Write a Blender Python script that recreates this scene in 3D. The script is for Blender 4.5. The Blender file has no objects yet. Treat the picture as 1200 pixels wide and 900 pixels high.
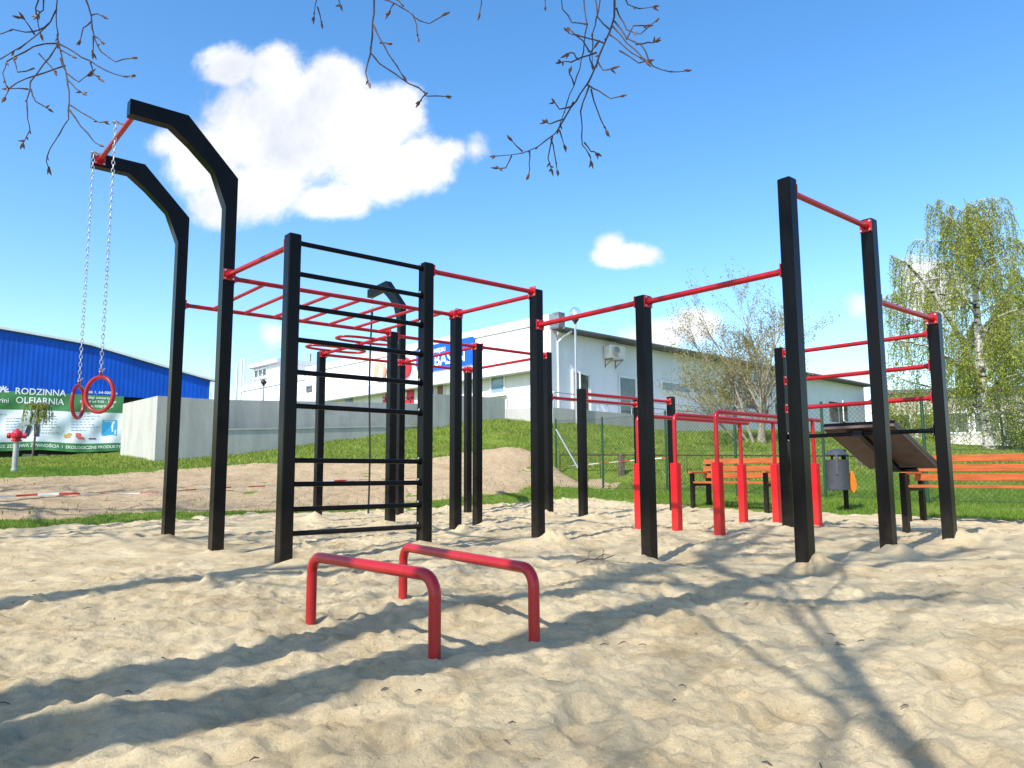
import bpy, math, random
import numpy as np
from mathutils import Matrix, Vector
R=math.radians
scene=bpy.context.scene
COL=scene.collection
rng=random.Random(7)
nrng=np.random.default_rng(11)

# ------------------------------------------------------------------ camera
F,PITCH,ROLL,CAMH=892.37,0.11933,-0.0052,0.6443
cam_d=bpy.data.cameras.new('camera'); cam=bpy.data.objects.new('camera',cam_d); COL.objects.link(cam)
cam_d.sensor_width=36; cam_d.sensor_fit='HORIZONTAL'; cam_d.lens=36*F/1200
cam_d.clip_start=.05; cam_d.clip_end=3000
cam.matrix_world=Matrix.Translation((0,0,CAMH))@Matrix.Rotation(R(90)+PITCH,4,'X')@Matrix.Rotation(ROLL,4,'Z')
scene.camera=cam
def ray(px,py):
    x=px-600;y=py-450
    c,s=math.cos(ROLL),math.sin(ROLL); x,y=x*c+y*s,-x*s+y*c
    c,s=math.cos(PITCH),math.sin(PITCH)
    return np.array([x,c*F+s*y,s*F-c*y])
def at(px,py,d):
    r=ray(px,py); k=d/r[1]
    return (r[0]*k,float(d),CAMH+r[2]*k)
def hgt(px,py,d): return at(px,py,d)[2]
def gp(px,py,z=0.0):
    r=ray(px,py);k=(z-CAMH)/r[2];return (r[0]*k,r[1]*k)

# gym grid -> world
YAW=0.7079; GC=(-2.4154,5.3997)
ca,sa=math.cos(YAW),math.sin(YAW)
def G(s,t,z=0):
    ds,dt=s-GC[0],t-GC[1]
    return (ds*ca+dt*sa, ds*sa-dt*ca, z)
def invG(x,y):
    return (x*ca+y*sa+GC[0], x*sa-y*ca+GC[1])

# ------------------------------------------------------------------ noise
def _hash(ix,iy,seed):
    h=(ix.astype(np.int64)*374761393+iy.astype(np.int64)*668265263+seed*974634777)&0x7fffffff
    h=((h^(h>>13))*1274126177)&0x7fffffff
    return h^(h>>16)
def perlin(x,y,seed=0):
    xi=np.floor(x);yi=np.floor(y);xf=x-xi;yf=y-yi
    u=xf*xf*xf*(xf*(xf*6-15)+10);v=yf*yf*yf*(yf*(yf*6-15)+10)
    def g(dx,dy):
        a=(_hash(xi+dx,yi+dy,seed)&0xffff)/65536*2*math.pi
        return np.cos(a)*(xf-dx)+np.sin(a)*(yf-dy)
    a=g(0,0)*(1-u)+g(1,0)*u;b=g(0,1)*(1-u)+g(1,1)*u
    return (a*(1-v)+b*v)*1.4
def fbm(x,y,oct=4,seed=0,gain=.5):
    s=0;a=1
    for i in range(oct): s=s+a*perlin(x*2**i,y*2**i,seed+i*17);a*=gain
    return s
def sstep(a,b,x):
    t=np.clip((x-a)/(b-a),0,1);return t*t*(3-2*t)

# ------------------------------------------------------------------ terrain
ctrl=[]
for x in (-9,-5,-2,0,2,5,9):
    for y in (-12,-4,0,3,6): ctrl.append((x,y,0.0))
for p in ((-4,8.5),(0,8.5),(3,8.5),(-2,11),(0,12),(2,11.5),(5,8),(7,7)): ctrl.append((*p,0.02))
for q in ((0,621,9.3),(0,590,11),(0,562,14),(0,545,18),(-200,545,17),(-200,600,9.5),(300,603,11.8),(300,570,14.5),(300,541,19),(300,531,20.6),
    (150,615,10),(150,552,17),(183,541,19),(450,598,13),(450,565,15.5),(450,535,19.2),(450,514,22.5),
    (530,533.5,19.2),(530,512,22.5),(636,534,19.2),(640,548,18.2),(600,590,14),(600,560,16.5),(600,530,19.5),(600,510,22.5),(600,493,25.5),
    (700,584,15),(700,575,18.4),(700,560,20.5),(700,530,23),(700,500,26.3),(652,572,19.6),(652,497,26.3),
    (780,576,16.7),(850,582,15.3),(850,562,18.5),(850,530,22),(850,510,26.5),(968,584,13.9),(1000,560,17),(1000,528,21),(1000,510,26),(770,507,30),
    (1088,590,12.6),(1180,600,11.4),(1180,560,16.5),(1150,535,24),(1150,528,30),(1100,521,25),(1200,612,10),(1080,606,10.9),(930,601,12.2),(850,597,13),(1300,560,16)):
    ctrl.append(at(*q))
for x,y,z in ((-30,30,1.2),(-24,26,1.1),(-16,28,1.25),(-30,50,1.4),(-14,40,1.8),(-5,34,2.6),(3,34,2.7),(12,34,2.6),(10,48,2.7),(30,50,2.2),(30,30,1.6),(20,25,1.2),(0,70,2.5),(-40,70,2),(40,70,2.2),(-30,0,.1),(30,0,.1),(16,10,.15),(-16,8,.15),(-14,13,.6)):
    ctrl.append((x,y,z))
ctrl=np.array(ctrl,float)
_c2=1.2**2
def _phi(r2): return -np.sqrt(r2+_c2)
_n=len(ctrl)
_d2=((ctrl[:,None,:2]-ctrl[None,:,:2])**2).sum(-1)
_A=np.zeros((_n+1,_n+1));_A[:_n,:_n]=_phi(_d2)+np.eye(_n)*.03;_A[:_n,_n]=1;_A[_n,:_n]=1
_w=np.linalg.solve(_A,np.append(ctrl[:,2],0))
def terr(x,y):
    x=np.asarray(x,float);y=np.asarray(y,float);sh=x.shape
    X=np.clip(x.ravel(),-45,45);Y=np.clip(y.ravel(),-14,75);out=np.full(X.shape,_w[_n])
    for i in range(_n): out+=_w[i]*_phi((X-ctrl[i,0])**2+(Y-ctrl[i,1])**2)
    return out.reshape(sh)
def tz(x,y): return float(terr(np.array([x]),np.array([y]))[0])

def poly_sd(x,y,P):
    """signed distance to polygon, positive inside"""
    P=np.array(P);d=np.full(x.shape,1e9);ins=np.zeros(x.shape,bool)
    for i in range(len(P)):
        a=P[i];b=P[(i+1)%len(P)];e=b-a
        t=np.clip(((x-a[0])*e[0]+(y-a[1])*e[1])/(e@e),0,1)
        d=np.minimum(d,np.hypot(x-a[0]-t*e[0],y-a[1]-t*e[1]))
        c=((a[1]>y)!=(b[1]>y))&(x<(b[0]-a[0])*(y-a[1])/(b[1]-a[1]+1e-12)+a[0]); ins^=c
    return np.where(ins,d,-d)
SAND_P=[(-14,-6),(14,-6),(13,3.2),at(1200,612,10)[:2],at(1080,607,10.9)[:2],at(930,601,12.2)[:2],at(850,596.5,13)[:2],at(770,591,14.1)[:2],at(690,587,15)[:2],at(640,588,14.7)[:2],at(600,590,14)[:2],at(450,597,13)[:2],at(300,603,11.8)[:2],at(150,612,10.2)[:2],at(0,619,9.3)[:2],(-14,4.2)]
DIRT_P=[at(-250,607,9)[:2],at(0,609,9.8)[:2],at(150,602,10.9)[:2],at(300,596,12.2)[:2],at(450,589,13.3)[:2],at(590,578,14.9)[:2],at(715,575,17.6)[:2],at(735,556,20.0)[:2],at(690,548,20.6)[:2],at(656,548,20)[:2],at(644,536,19.6)[:2],at(600,533,19.3)[:2],at(560,535,19.1)[:2],at(450,541,18.4)[:2],at(300,543,18.7)[:2],at(200,549,17.3)[:2],at(100,558,15.5)[:2],at(0,562,14)[:2],at(-250,570,12.2)[:2]]
SAND_P=[(float(a),float(b)) for a,b in SAND_P];DIRT_P=[(float(a),float(b)) for a,b in DIRT_P]

# ------------------------------------------------------------------ materials
def mat(name):
    m=bpy.data.materials.new(name);m.use_nodes=True
    nt=m.node_tree;b=nt.nodes['Principled BSDF'];return m,nt,b
def N(nt,t,**kw):
    n=nt.nodes.new(t)
    for k,v in kw.items():
        if k.startswith('i_'): n.inputs[k[2:].replace('_',' ')].default_value=v
        else: setattr(n,k,v)
    return n
def noise_col(nt,b,c1,c2,scale=5,detail=4,lo=.35,hi=.65,coord='Object',rough=.6):
    tc=N(nt,'ShaderNodeTexCoord');nz=N(nt,'ShaderNodeTexNoise');nz.inputs['Scale'].default_value=scale;nz.inputs['Detail'].default_value=detail;nz.inputs['Roughness'].default_value=rough
    nt.links.new(tc.outputs[coord],nz.inputs['Vector'])
    r=N(nt,'ShaderNodeValToRGB');r.color_ramp.elements[0].position=lo;r.color_ramp.elements[1].position=hi
    r.color_ramp.elements[0].color=(*c1,1);r.color_ramp.elements[1].color=(*c2,1)
    nt.links.new(nz.outputs['Fac'],r.inputs['Fac']);nt.links.new(r.outputs['Color'],b.inputs['Base Color'])
    return tc,nz,r
def bump(nt,b,src,strength=.3,dist=.02,prev=None):
    bp=N(nt,'ShaderNodeBump');bp.inputs['Strength'].default_value=strength;bp.inputs['Distance'].default_value=dist
    nt.links.new(src,bp.inputs['Height'])
    if prev is not None: nt.links.new(prev.outputs['Normal'],bp.inputs['Normal'])
    nt.links.new(bp.outputs['Normal'],b.inputs['Normal']);return bp
def simple(name,c,rough=.5,metal=0,var=.12,scale=6,bumps=0,bscale=60,coat=0,spec=.5):
    m,nt,b=mat(name)
    c1=tuple(x*(1-var) for x in c);c2=tuple(min(1,x*(1+var)) for x in c)
    tc,nz,r=noise_col(nt,b,c1,c2,scale)
    b.inputs['Roughness'].default_value=rough;b.inputs['Metallic'].default_value=metal;b.inputs['Coat Weight'].default_value=coat;b.inputs['Specular IOR Level'].default_value=spec
    if bumps:
        n2=N(nt,'ShaderNodeTexNoise');n2.inputs['Scale'].default_value=bscale;n2.inputs['Detail'].default_value=5
        nt.links.new(tc.outputs['Object'],n2.inputs['Vector']);bump(nt,b,n2.outputs['Fac'],bumps,.01)
    return m
M={}
def paint(name,c,rough,scuff,scuffc,dust=0,spec=.5):
    m,nt,b=mat(name);b.inputs['Specular IOR Level'].default_value=spec
    tc,nz,r=noise_col(nt,b,c,tuple(x*1.25+.001 for x in c),3)
    n2=N(nt,'ShaderNodeTexNoise');n2.inputs['Scale'].default_value=38;n2.inputs['Detail'].default_value=8;n2.inputs['Roughness'].default_value=.75
    nt.links.new(tc.outputs['Object'],n2.inputs['Vector'])
    rr=N(nt,'ShaderNodeValToRGB');rr.color_ramp.elements[0].position=scuff;rr.color_ramp.elements[1].position=scuff+.05
    rr.color_ramp.elements[0].color=(0,0,0,1);rr.color_ramp.elements[1].color=(.5,.5,.5,1)
    nt.links.new(n2.outputs['Fac'],rr.inputs['Fac'])
    mx=N(nt,'ShaderNodeMixRGB');nt.links.new(rr.outputs['Color'],mx.inputs['Fac']);nt.links.new(r.outputs['Color'],mx.inputs['Color1']);mx.inputs['Color2'].default_value=(*scuffc,1)
    last=mx.outputs['Color']
    if dust:
        # sand dust rubbed on the lowest half metre
        sp=N(nt,'ShaderNodeSeparateXYZ');nt.links.new(tc.outputs['Object'],sp.inputs['Vector'])
        n3=N(nt,'ShaderNodeTexNoise');n3.inputs['Scale'].default_value=14;n3.inputs['Detail'].default_value=6
        nt.links.new(tc.outputs['Object'],n3.inputs['Vector'])
        mr=N(nt,'ShaderNodeMapRange');mr.inputs['From Min'].default_value=.45;mr.inputs['From Max'].default_value=0;mr.inputs['To Max'].default_value=.55
        nt.links.new(sp.outputs['Z'],mr.inputs['Value'])
        mu=N(nt,'ShaderNodeMath',operation='MULTIPLY');nt.links.new(mr.outputs['Result'],mu.inputs[0]);nt.links.new(n3.outputs['Fac'],mu.inputs[1])
        mu2=N(nt,'ShaderNodeMath',operation='MULTIPLY');nt.links.new(mu.outputs[0],mu2.inputs[0]);mu2.inputs[1].default_value=dust
        m2=N(nt,'ShaderNodeMixRGB');nt.links.new(mu2.outputs[0],m2.inputs['Fac']);nt.links.new(last,m2.inputs['Color1']);m2.inputs['Color2'].default_value=(.35,.28,.19,1)
        last=m2.outputs['Color']
    nt.links.new(last,b.inputs['Base Color'])
    nr=N(nt,'ShaderNodeMapRange');nr.inputs['To Min'].default_value=rough*.75;nr.inputs['To Max'].default_value=rough*1.35
    nt.links.new(nz.outputs['Fac'],nr.inputs['Value']);nt.links.new(nr.outputs['Result'],b.inputs['Roughness'])
    bump(nt,b,n2.outputs['Fac'],.06,.004)
    return m
M['black']=paint('black_paint',(.0032,.0032,.004),.24,.69,(.03,.027,.025),.2,.13)
M['red']=paint('red_paint',(.31,.005,.010),.28,.70,(.2,.045,.04),.2,.4)
M['redbright']=paint('red_sleeve_paint',(.46,.006,.010),.35,.72,(.3,.06,.05),.3,.35)
M['steel']=simple('galvanised_steel',(.5,.5,.5),.35,.9,.15,30)
M['bolt']=simple('bolt_steel',(.6,.6,.58),.3,.9,.1,30)
M['rope']=simple('rope_black',(.02,.02,.022),.85,0,.3,60,.5,120)
M['board']=simple('brown_board',(.085,.05,.038),.55,0,.2,9,.15,60)
M['concrete']=None
def concrete(name,c,stain=.75):
    m,nt,b=mat(name)
    tc=N(nt,'ShaderNodeTexCoord');mp=N(nt,'ShaderNodeMapping');mp.inputs['Scale'].default_value=(1,1,.25);nt.links.new(tc.outputs['Object'],mp.inputs['Vector'])
    n1=N(nt,'ShaderNodeTexNoise');n1.inputs['Scale'].default_value=2.2;n1.inputs['Detail'].default_value=8;n1.inputs['Roughness'].default_value=.65;nt.links.new(mp.outputs['Vector'],n1.inputs['Vector'])
    n2=N(nt,'ShaderNodeTexNoise');n2.inputs['Scale'].default_value=40;n2.inputs['Detail'].default_value=5;nt.links.new(tc.outputs['Object'],n2.inputs['Vector'])
    r=N(nt,'ShaderNodeValToRGB');r.color_ramp.elements[0].position=.3;r.color_ramp.elements[1].position=.6
    r.color_ramp.elements[0].color=(*[x*stain for x in c],1);r.color_ramp.elements[1].color=(*c,1);nt.links.new(n1.outputs['Fac'],r.inputs['Fac'])
    mx=N(nt,'ShaderNodeMixRGB',blend_type='MULTIPLY');mx.inputs['Fac'].default_value=.35;nt.links.new(r.outputs['Color'],mx.inputs['Color1'])
    r2=N(nt,'ShaderNodeValToRGB');r2.color_ramp.elements[0].position=.3;r2.color_ramp.elements[1].position=.6;r2.color_ramp.elements[0].color=(.6,.6,.6,1);nt.links.new(n2.outputs['Fac'],r2.inputs['Fac']);nt.links.new(r2.outputs['Color'],mx.inputs['Color2'])
    nt.links.new(mx.outputs['Color'],b.inputs['Base Color']);b.inputs['Roughness'].default_value=.9
    bump(nt,b,n2.outputs['Fac'],.25,.01);return m
M['concrete']=concrete('concrete',(.46,.46,.41),.72)
M['plinth']=concrete('plinth_concrete',(.48,.47,.44),.85)
M['render_white']=concrete('white_render',(.78,.78,.77),.95)
M['render_blue']=concrete('pale_white_render',(.82,.83,.84),.94)
M['fascia']=simple('fascia_sheet',(.62,.64,.66),.4,.1,.05,3)
M['roofdark']=simple('roof_felt',(.10,.10,.105),.7,0,.2,8)
M['gutter']=simple('grey_gutter',(.16,.16,.17),.5,.3,.15,8)
M['white']=simple('white_plastic',(.78,.78,.76),.4,0,.04,6)
M['cream']=simple('cream_metal',(.68,.66,.58),.45,0,.06,6)
M['pinkwall']=simple('pale_pink_render',(.55,.47,.43),.9,0,.08,2)
M['beige']=simple('beige_render',(.6,.57,.5),.9,0,.08,2)
M['brownfr']=simple('brown_wood_frame',(.2,.09,.04),.5,0,.2,8)
M['signblue']=simple('sign_blue',(.0,.09,.68),.35,0,.03,3)
M['hallblue']=simple('hall_blue_sheet',(.0,.072,.47),.5,0,.16,.8,spec=.25)
M['signred']=simple('sign_red',(.62,.012,.03),.4,0,.05,3)
M['peach']=simple('sign_peach',(.78,.36,.24),.4,0,.05,3)
M['teal']=simple('sign_teal',(.02,.5,.42),.4,0,.05,3)
M['coral']=simple('sign_coral',(.75,.12,.10),.4,0,.05,3)
M['bgreen']=simple('banner_green',(.055,.21,.065),.5,0,.08,2)
M['bwhite']=simple('banner_white',(.70,.74,.78),.5,0,.03,2)
M['bgrey']=simple('banner_print_grey',(.25,.32,.42),.5,0,.1,2)
M['bblue']=simple('banner_print_blue',(.04,.36,.68),.5,0,.05,2)
M['ink']=simple('banner_print_dark',(.03,.03,.05),.5,0,.1,2)
M['food']=simple('banner_print_bread',(.6,.36,.08),.5,0,.3,40)
M['dark']=simple('dark_interior',(.012,.012,.013),.6,0,.3,3)
M['hydgrey']=simple('hydrant_pole_grey',(.34,.34,.33),.5,.2,.1,10)
M['hydred']=simple('hydrant_red',(.50,.012,.03),.35,0,.1,12)
M['stone']=simple('yellow_stone',(.5,.33,.13),.9,0,.35,7,.5,30)
M['bingrey']=simple('bin_grey',(.055,.06,.075),.45,.2,.15,10,.05,50)
M['orange']=simple('orange_panel',(.75,.20,.01),.45,0,.08,10)
M['fgreen']=simple('fence_green',(.008,.05,.022),.5,0,.2,20)
M['wire']=simple('fence_wire_green',(.02,.05,.035),.5,.3,.2,20)
M['rust']=simple('rusty_iron',(.07,.04,.028),.85,.2,.4,12,.4,50)
M['oldwood']=simple('weathered_wood',(.11,.08,.055),.9,0,.4,12,.4,40)
M['handrail']=simple('handrail_steel',(.42,.43,.44),.35,.6,.1,20)
M['lampdark']=simple('lamp_fitting_dark',(.05,.045,.04),.5,.2,.1,20)
def wood(name,c):
    m,nt,b=mat(name)
    tc=N(nt,'ShaderNodeTexCoord');mp=N(nt,'ShaderNodeMapping');mp.inputs['Scale'].default_value=(1.2,14,14);nt.links.new(tc.outputs['Object'],mp.inputs['Vector'])
    n1=N(nt,'ShaderNodeTexNoise');n1.inputs['Scale'].default_value=3;n1.inputs['Detail'].default_value=7;n1.inputs['Distortion'].default_value=.6;nt.links.new(mp.outputs['Vector'],n1.inputs['Vector'])
    r=N(nt,'ShaderNodeValToRGB');r.color_ramp.elements[0].position=.3;r.color_ramp.elements[1].position=.62
    r.color_ramp.elements[0].color=(*[x*.55 for x in c],1);r.color_ramp.elements[1].color=(*c,1)
    nt.links.new(n1.outputs['Fac'],r.inputs['Fac']);nt.links.new(r.outputs['Color'],b.inputs['Base Color']);b.inputs['Roughness'].default_value=.45;b.inputs['Coat Weight'].default_value=.15
    bump(nt,b,n1.outputs['Fac'],.15,.004);return m
M['bench']=wood('bench_wood_orange',(.44,.105,.02))
def glass(name,tint,rough=.05):
    m,nt,b=mat(name);b.inputs['Base Color'].default_value=(*tint,1);b.inputs['Roughness'].default_value=rough;b.inputs['Specular IOR Level'].default_value=.9
    tc=N(nt,'ShaderNodeTexCoord');n=N(nt,'ShaderNodeTexNoise');n.inputs['Scale'].default_value=1.7;nt.links.new(tc.outputs['Object'],n.inputs['Vector'])
    r=N(nt,'ShaderNodeValToRGB');r.color_ramp.elements[0].color=(*[x*.5 for x in tint],1);r.color_ramp.elements[1].color=(*tint,1);r.color_ramp.elements[0].position=.4;r.color_ramp.elements[1].position=.6
    nt.links.new(n.outputs['Fac'],r.inputs['Fac']);nt.links.new(r.outputs['Color'],b.inputs['Base Color']);return m
M['pane']=glass('window_glass',(.07,.085,.07));M['paneblue']=glass('window_glass_blue',(.22,.34,.42));M['paneblind']=simple('window_blind',(.30,.36,.38),.5,0,.06,3)
def globe_mat():
    m,nt,b=mat('lamp_globe_clear');b.inputs['Base Color'].default_value=(.95,.95,.95,1);b.inputs['Transmission Weight'].default_value=1;b.inputs['Roughness'].default_value=.05;b.inputs['IOR'].default_value=1.03
    out=nt.nodes['Material Output'];tr=N(nt,'ShaderNodeBsdfTransparent');fr=N(nt,'ShaderNodeLayerWeight');fr.inputs['Blend'].default_value=.25
    mx=N(nt,'ShaderNodeMixShader');gl=N(nt,'ShaderNodeBsdfGlossy');gl.inputs['Roughness'].default_value=.08
    mn=N(nt,'ShaderNodeMath',operation='MULTIPLY_ADD');mn.inputs[1].default_value=.6;mn.inputs[2].default_value=.12;nt.links.new(fr.outputs['Facing'],mn.inputs[0])
    nt.links.new(mn.outputs[0],mx.inputs[0]);nt.links.new(tr.outputs[0],mx.inputs[1]);nt.links.new(gl.outputs[0],mx.inputs[2]);nt.links.new(mx.outputs[0],out.inputs['Surface']);return m
M['globe']=globe_mat()
def leafmat(name,c1,c2,trans=.4,rough=.55):
    m,nt,b=mat(name);out=nt.nodes['Material Output']
    g=N(nt,'ShaderNodeNewGeometry');r=N(nt,'ShaderNodeValToRGB');r.color_ramp.elements[0].color=(*c1,1);r.color_ramp.elements[1].color=(*c2,1)
    nt.links.new(g.outputs['Random Per Island'],r.inputs['Fac']);nt.links.new(r.outputs['Color'],b.inputs['Base Color']);b.inputs['Roughness'].default_value=rough;b.inputs['Specular IOR Level'].default_value=.3
    t=N(nt,'ShaderNodeBsdfTranslucent');nt.links.new(r.outputs['Color'],t.inputs['Color'])
    mx=N(nt,'ShaderNodeMixShader');mx.inputs[0].default_value=trans;nt.links.new(b.outputs[0],mx.inputs[1]);nt.links.new(t.outputs[0],mx.inputs[2]);nt.links.new(mx.outputs[0],out.inputs['Surface']);return m
M['grass']=leafmat('grass_blades',(.08,.185,.016),(.22,.31,.04),.4)
M['hillgrass']=leafmat('hill_grass',(.10,.20,.018),(.35,.37,.075),.4)
M['birchleaf']=leafmat('birch_leaf',(.22,.29,.03),(.52,.55,.09),.55)
M['budleaf']=leafmat('budding_leaf',(.19,.17,.055),(.38,.33,.12),.4)
M['weepleaf']=leafmat('weeping_leaf',(.2,.26,.025),(.38,.38,.06),.45)
M['bark']=simple('bark_brown',(.10,.075,.06),.9,0,.35,14,.6,40)
M['barklight']=simple('bark_light',(.26,.22,.17),.9,0,.3,14,.5,40)
M['twig']=simple('twig_bark',(.045,.028,.03),.7,0,.4,50,.4,150)
M['bud']=simple('bud_scale',(.10,.05,.028),.6,0,.5,60)
def birchbark():
    m,nt,b=mat('birch_bark')
    tc=N(nt,'ShaderNodeTexCoord');mp=N(nt,'ShaderNodeMapping');mp.inputs['Scale'].default_value=(2,2,7);nt.links.new(tc.outputs['Object'],mp.inputs['Vector'])
    n=N(nt,'ShaderNodeTexNoise');n.inputs['Scale'].default_value=1.6;n.inputs['Detail'].default_value=6;nt.links.new(mp.outputs['Vector'],n.inputs['Vector'])
    r=N(nt,'ShaderNodeValToRGB');r.color_ramp.elements[0].position=.4;r.color_ramp.elements[1].position=.52;r.color_ramp.elements[0].color=(.03,.025,.02,1);r.color_ramp.elements[1].color=(.55,.52,.46,1)
    nt.links.new(n.outputs['Fac'],r.inputs['Fac']);nt.links.new(r.outputs['Color'],b.inputs['Base Color']);b.inputs['Roughness'].default_value=.8;return m
M['birchbark']=birchbark()
def sandmat():
    m,nt,b=mat('sand')
    tc,nz,r=noise_col(nt,b,(.51,.405,.24),(.655,.54,.345),1.3,8,.3,.7,'Object',.65)
    n2=N(nt,'ShaderNodeTexNoise');n2.inputs['Scale'].default_value=55;n2.inputs['Detail'].default_value=6;n2.inputs['Roughness'].default_value=.7;nt.links.new(tc.outputs['Object'],n2.inputs['Vector'])
    n3=N(nt,'ShaderNodeTexNoise');n3.inputs['Scale'].default_value=420;n3.inputs['Detail'].default_value=3;nt.links.new(tc.outputs['Object'],n3.inputs['Vector'])
    n4=N(nt,'ShaderNodeTexNoise');n4.inputs['Scale'].default_value=16;n4.inputs['Detail'].default_value=8;n4.inputs['Roughness'].default_value=.7;nt.links.new(tc.outputs['Object'],n4.inputs['Vector'])
    n5=N(nt,'ShaderNodeTexNoise');n5.inputs['Scale'].default_value=2.3;n5.inputs['Detail'].default_value=9;n5.inputs['Roughness'].default_value=.72;nt.links.new(tc.outputs['Object'],n5.inputs['Vector'])
    r5=N(nt,'ShaderNodeValToRGB');r5.color_ramp.elements[0].position=.36;r5.color_ramp.elements[1].position=.52;r5.color_ramp.elements[0].color=(.74,.68,.60,1);r5.color_ramp.elements[1].color=(1,1,1,1);nt.links.new(n5.outputs['Fac'],r5.inputs['Fac'])
    # dark specks (bits of bark and soil)
    r2=N(nt,'ShaderNodeValToRGB');r2.color_ramp.elements[0].position=.30;r2.color_ramp.elements[1].position=.38;r2.color_ramp.elements[0].color=(.45,.36,.26,1);r2.color_ramp.elements[1].color=(1,1,1,1)
    nt.links.new(n2.outputs['Fac'],r2.inputs['Fac'])
    mx=N(nt,'ShaderNodeMixRGB',blend_type='MULTIPLY');mx.inputs['Fac'].default_value=.8;nt.links.new(r.outputs['Color'],mx.inputs['Color1']);nt.links.new(r2.outputs['Color'],mx.inputs['Color2'])
    r3=N(nt,'ShaderNodeValToRGB');r3.color_ramp.elements[0].position=.25;r3.color_ramp.elements[1].position=.7;r3.color_ramp.elements[0].color=(.72,.70,.66,1);r3.color_ramp.elements[1].color=(1.12,1.12,1.12,1)
    nt.links.new(n3.outputs['Fac'],r3.inputs['Fac'])
    m3=N(nt,'ShaderNodeMixRGB',blend_type='MULTIPLY');m3.inputs['Fac'].default_value=.7;nt.links.new(mx.outputs['Color'],m3.inputs['Color1']);nt.links.new(r3.outputs['Color'],m3.inputs['Color2'])
    m5=N(nt,'ShaderNodeMixRGB',blend_type='MULTIPLY');m5.inputs['Fac'].default_value=.85;nt.links.new(m3.outputs['Color'],m5.inputs['Color1']);nt.links.new(r5.outputs['Color'],m5.inputs['Color2']);nt.links.new(m5.outputs['Color'],b.inputs['Base Color'])
    b.inputs['Roughness'].default_value=1;b.inputs['Specular IOR Level'].default_value=.1
    p=bump(nt,b,n4.outputs['Fac'],.65,.035);p=bump(nt,b,n2.outputs['Fac'],.8,.014,p);bump(nt,b,n3.outputs['Fac'],.7,.005,p);return m
M['sand']=sandmat()
def soil(name,c1,c2,sc=1.2):
    m,nt,b=mat(name)
    tc,nz,r=noise_col(nt,b,c1,c2,sc,9,.3,.7,'Object',.7)
    n2=N(nt,'ShaderNodeTexNoise');n2.inputs['Scale'].default_value=18;n2.inputs['Detail'].default_value=8;n2.inputs['Roughness'].default_value=.7;nt.links.new(tc.outputs['Object'],n2.inputs['Vector'])
    r2=N(nt,'ShaderNodeValToRGB');r2.color_ramp.elements[0].position=.32;r2.color_ramp.elements[1].position=.5;r2.color_ramp.elements[0].color=(.5,.47,.42,1);nt.links.new(n2.outputs['Fac'],r2.inputs['Fac'])
    mx=N(nt,'ShaderNodeMixRGB',blend_type='MULTIPLY');mx.inputs['Fac'].default_value=.7;nt.links.new(r.outputs['Color'],mx.inputs['Color1']);nt.links.new(r2.outputs['Color'],mx.inputs['Color2']);nt.links.new(mx.outputs['Color'],b.inputs['Base Color'])
    b.inputs['Roughness'].default_value=1;b.inputs['Specular IOR Level'].default_value=.1;bump(nt,b,n2.outputs['Fac'],.7,.06);return m
M['dirt']=soil('dirt',(.34,.245,.14),(.50,.375,.23))
M['turf']=soil('turf',(.08,.15,.015),(.20,.25,.04),1.1)
def tape_mat():
    m,nt,b=mat('tape_red_white')
    at_=N(nt,'ShaderNodeUVMap');sp=N(nt,'ShaderNodeSeparateXYZ');nt.links.new(at_.outputs['UV'],sp.inputs['Vector'])
    md=N(nt,'ShaderNodeMath',operation='FRACT');nt.links.new(sp.outputs['X'],md.inputs[0])
    r=N(nt,'ShaderNodeValToRGB');r.color_ramp.interpolation='CONSTANT';r.color_ramp.elements[0].color=(.62,.03,.02,1);r.color_ramp.elements[1].position=.5;r.color_ramp.elements[1].color=(.8,.8,.78,1)
    nt.links.new(md.outputs[0],r.inputs['Fac']);nt.links.new(r.outputs['Color'],b.inputs['Base Color']);b.inputs['Roughness'].default_value=.35;return m
M['tape']=tape_mat()

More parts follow.
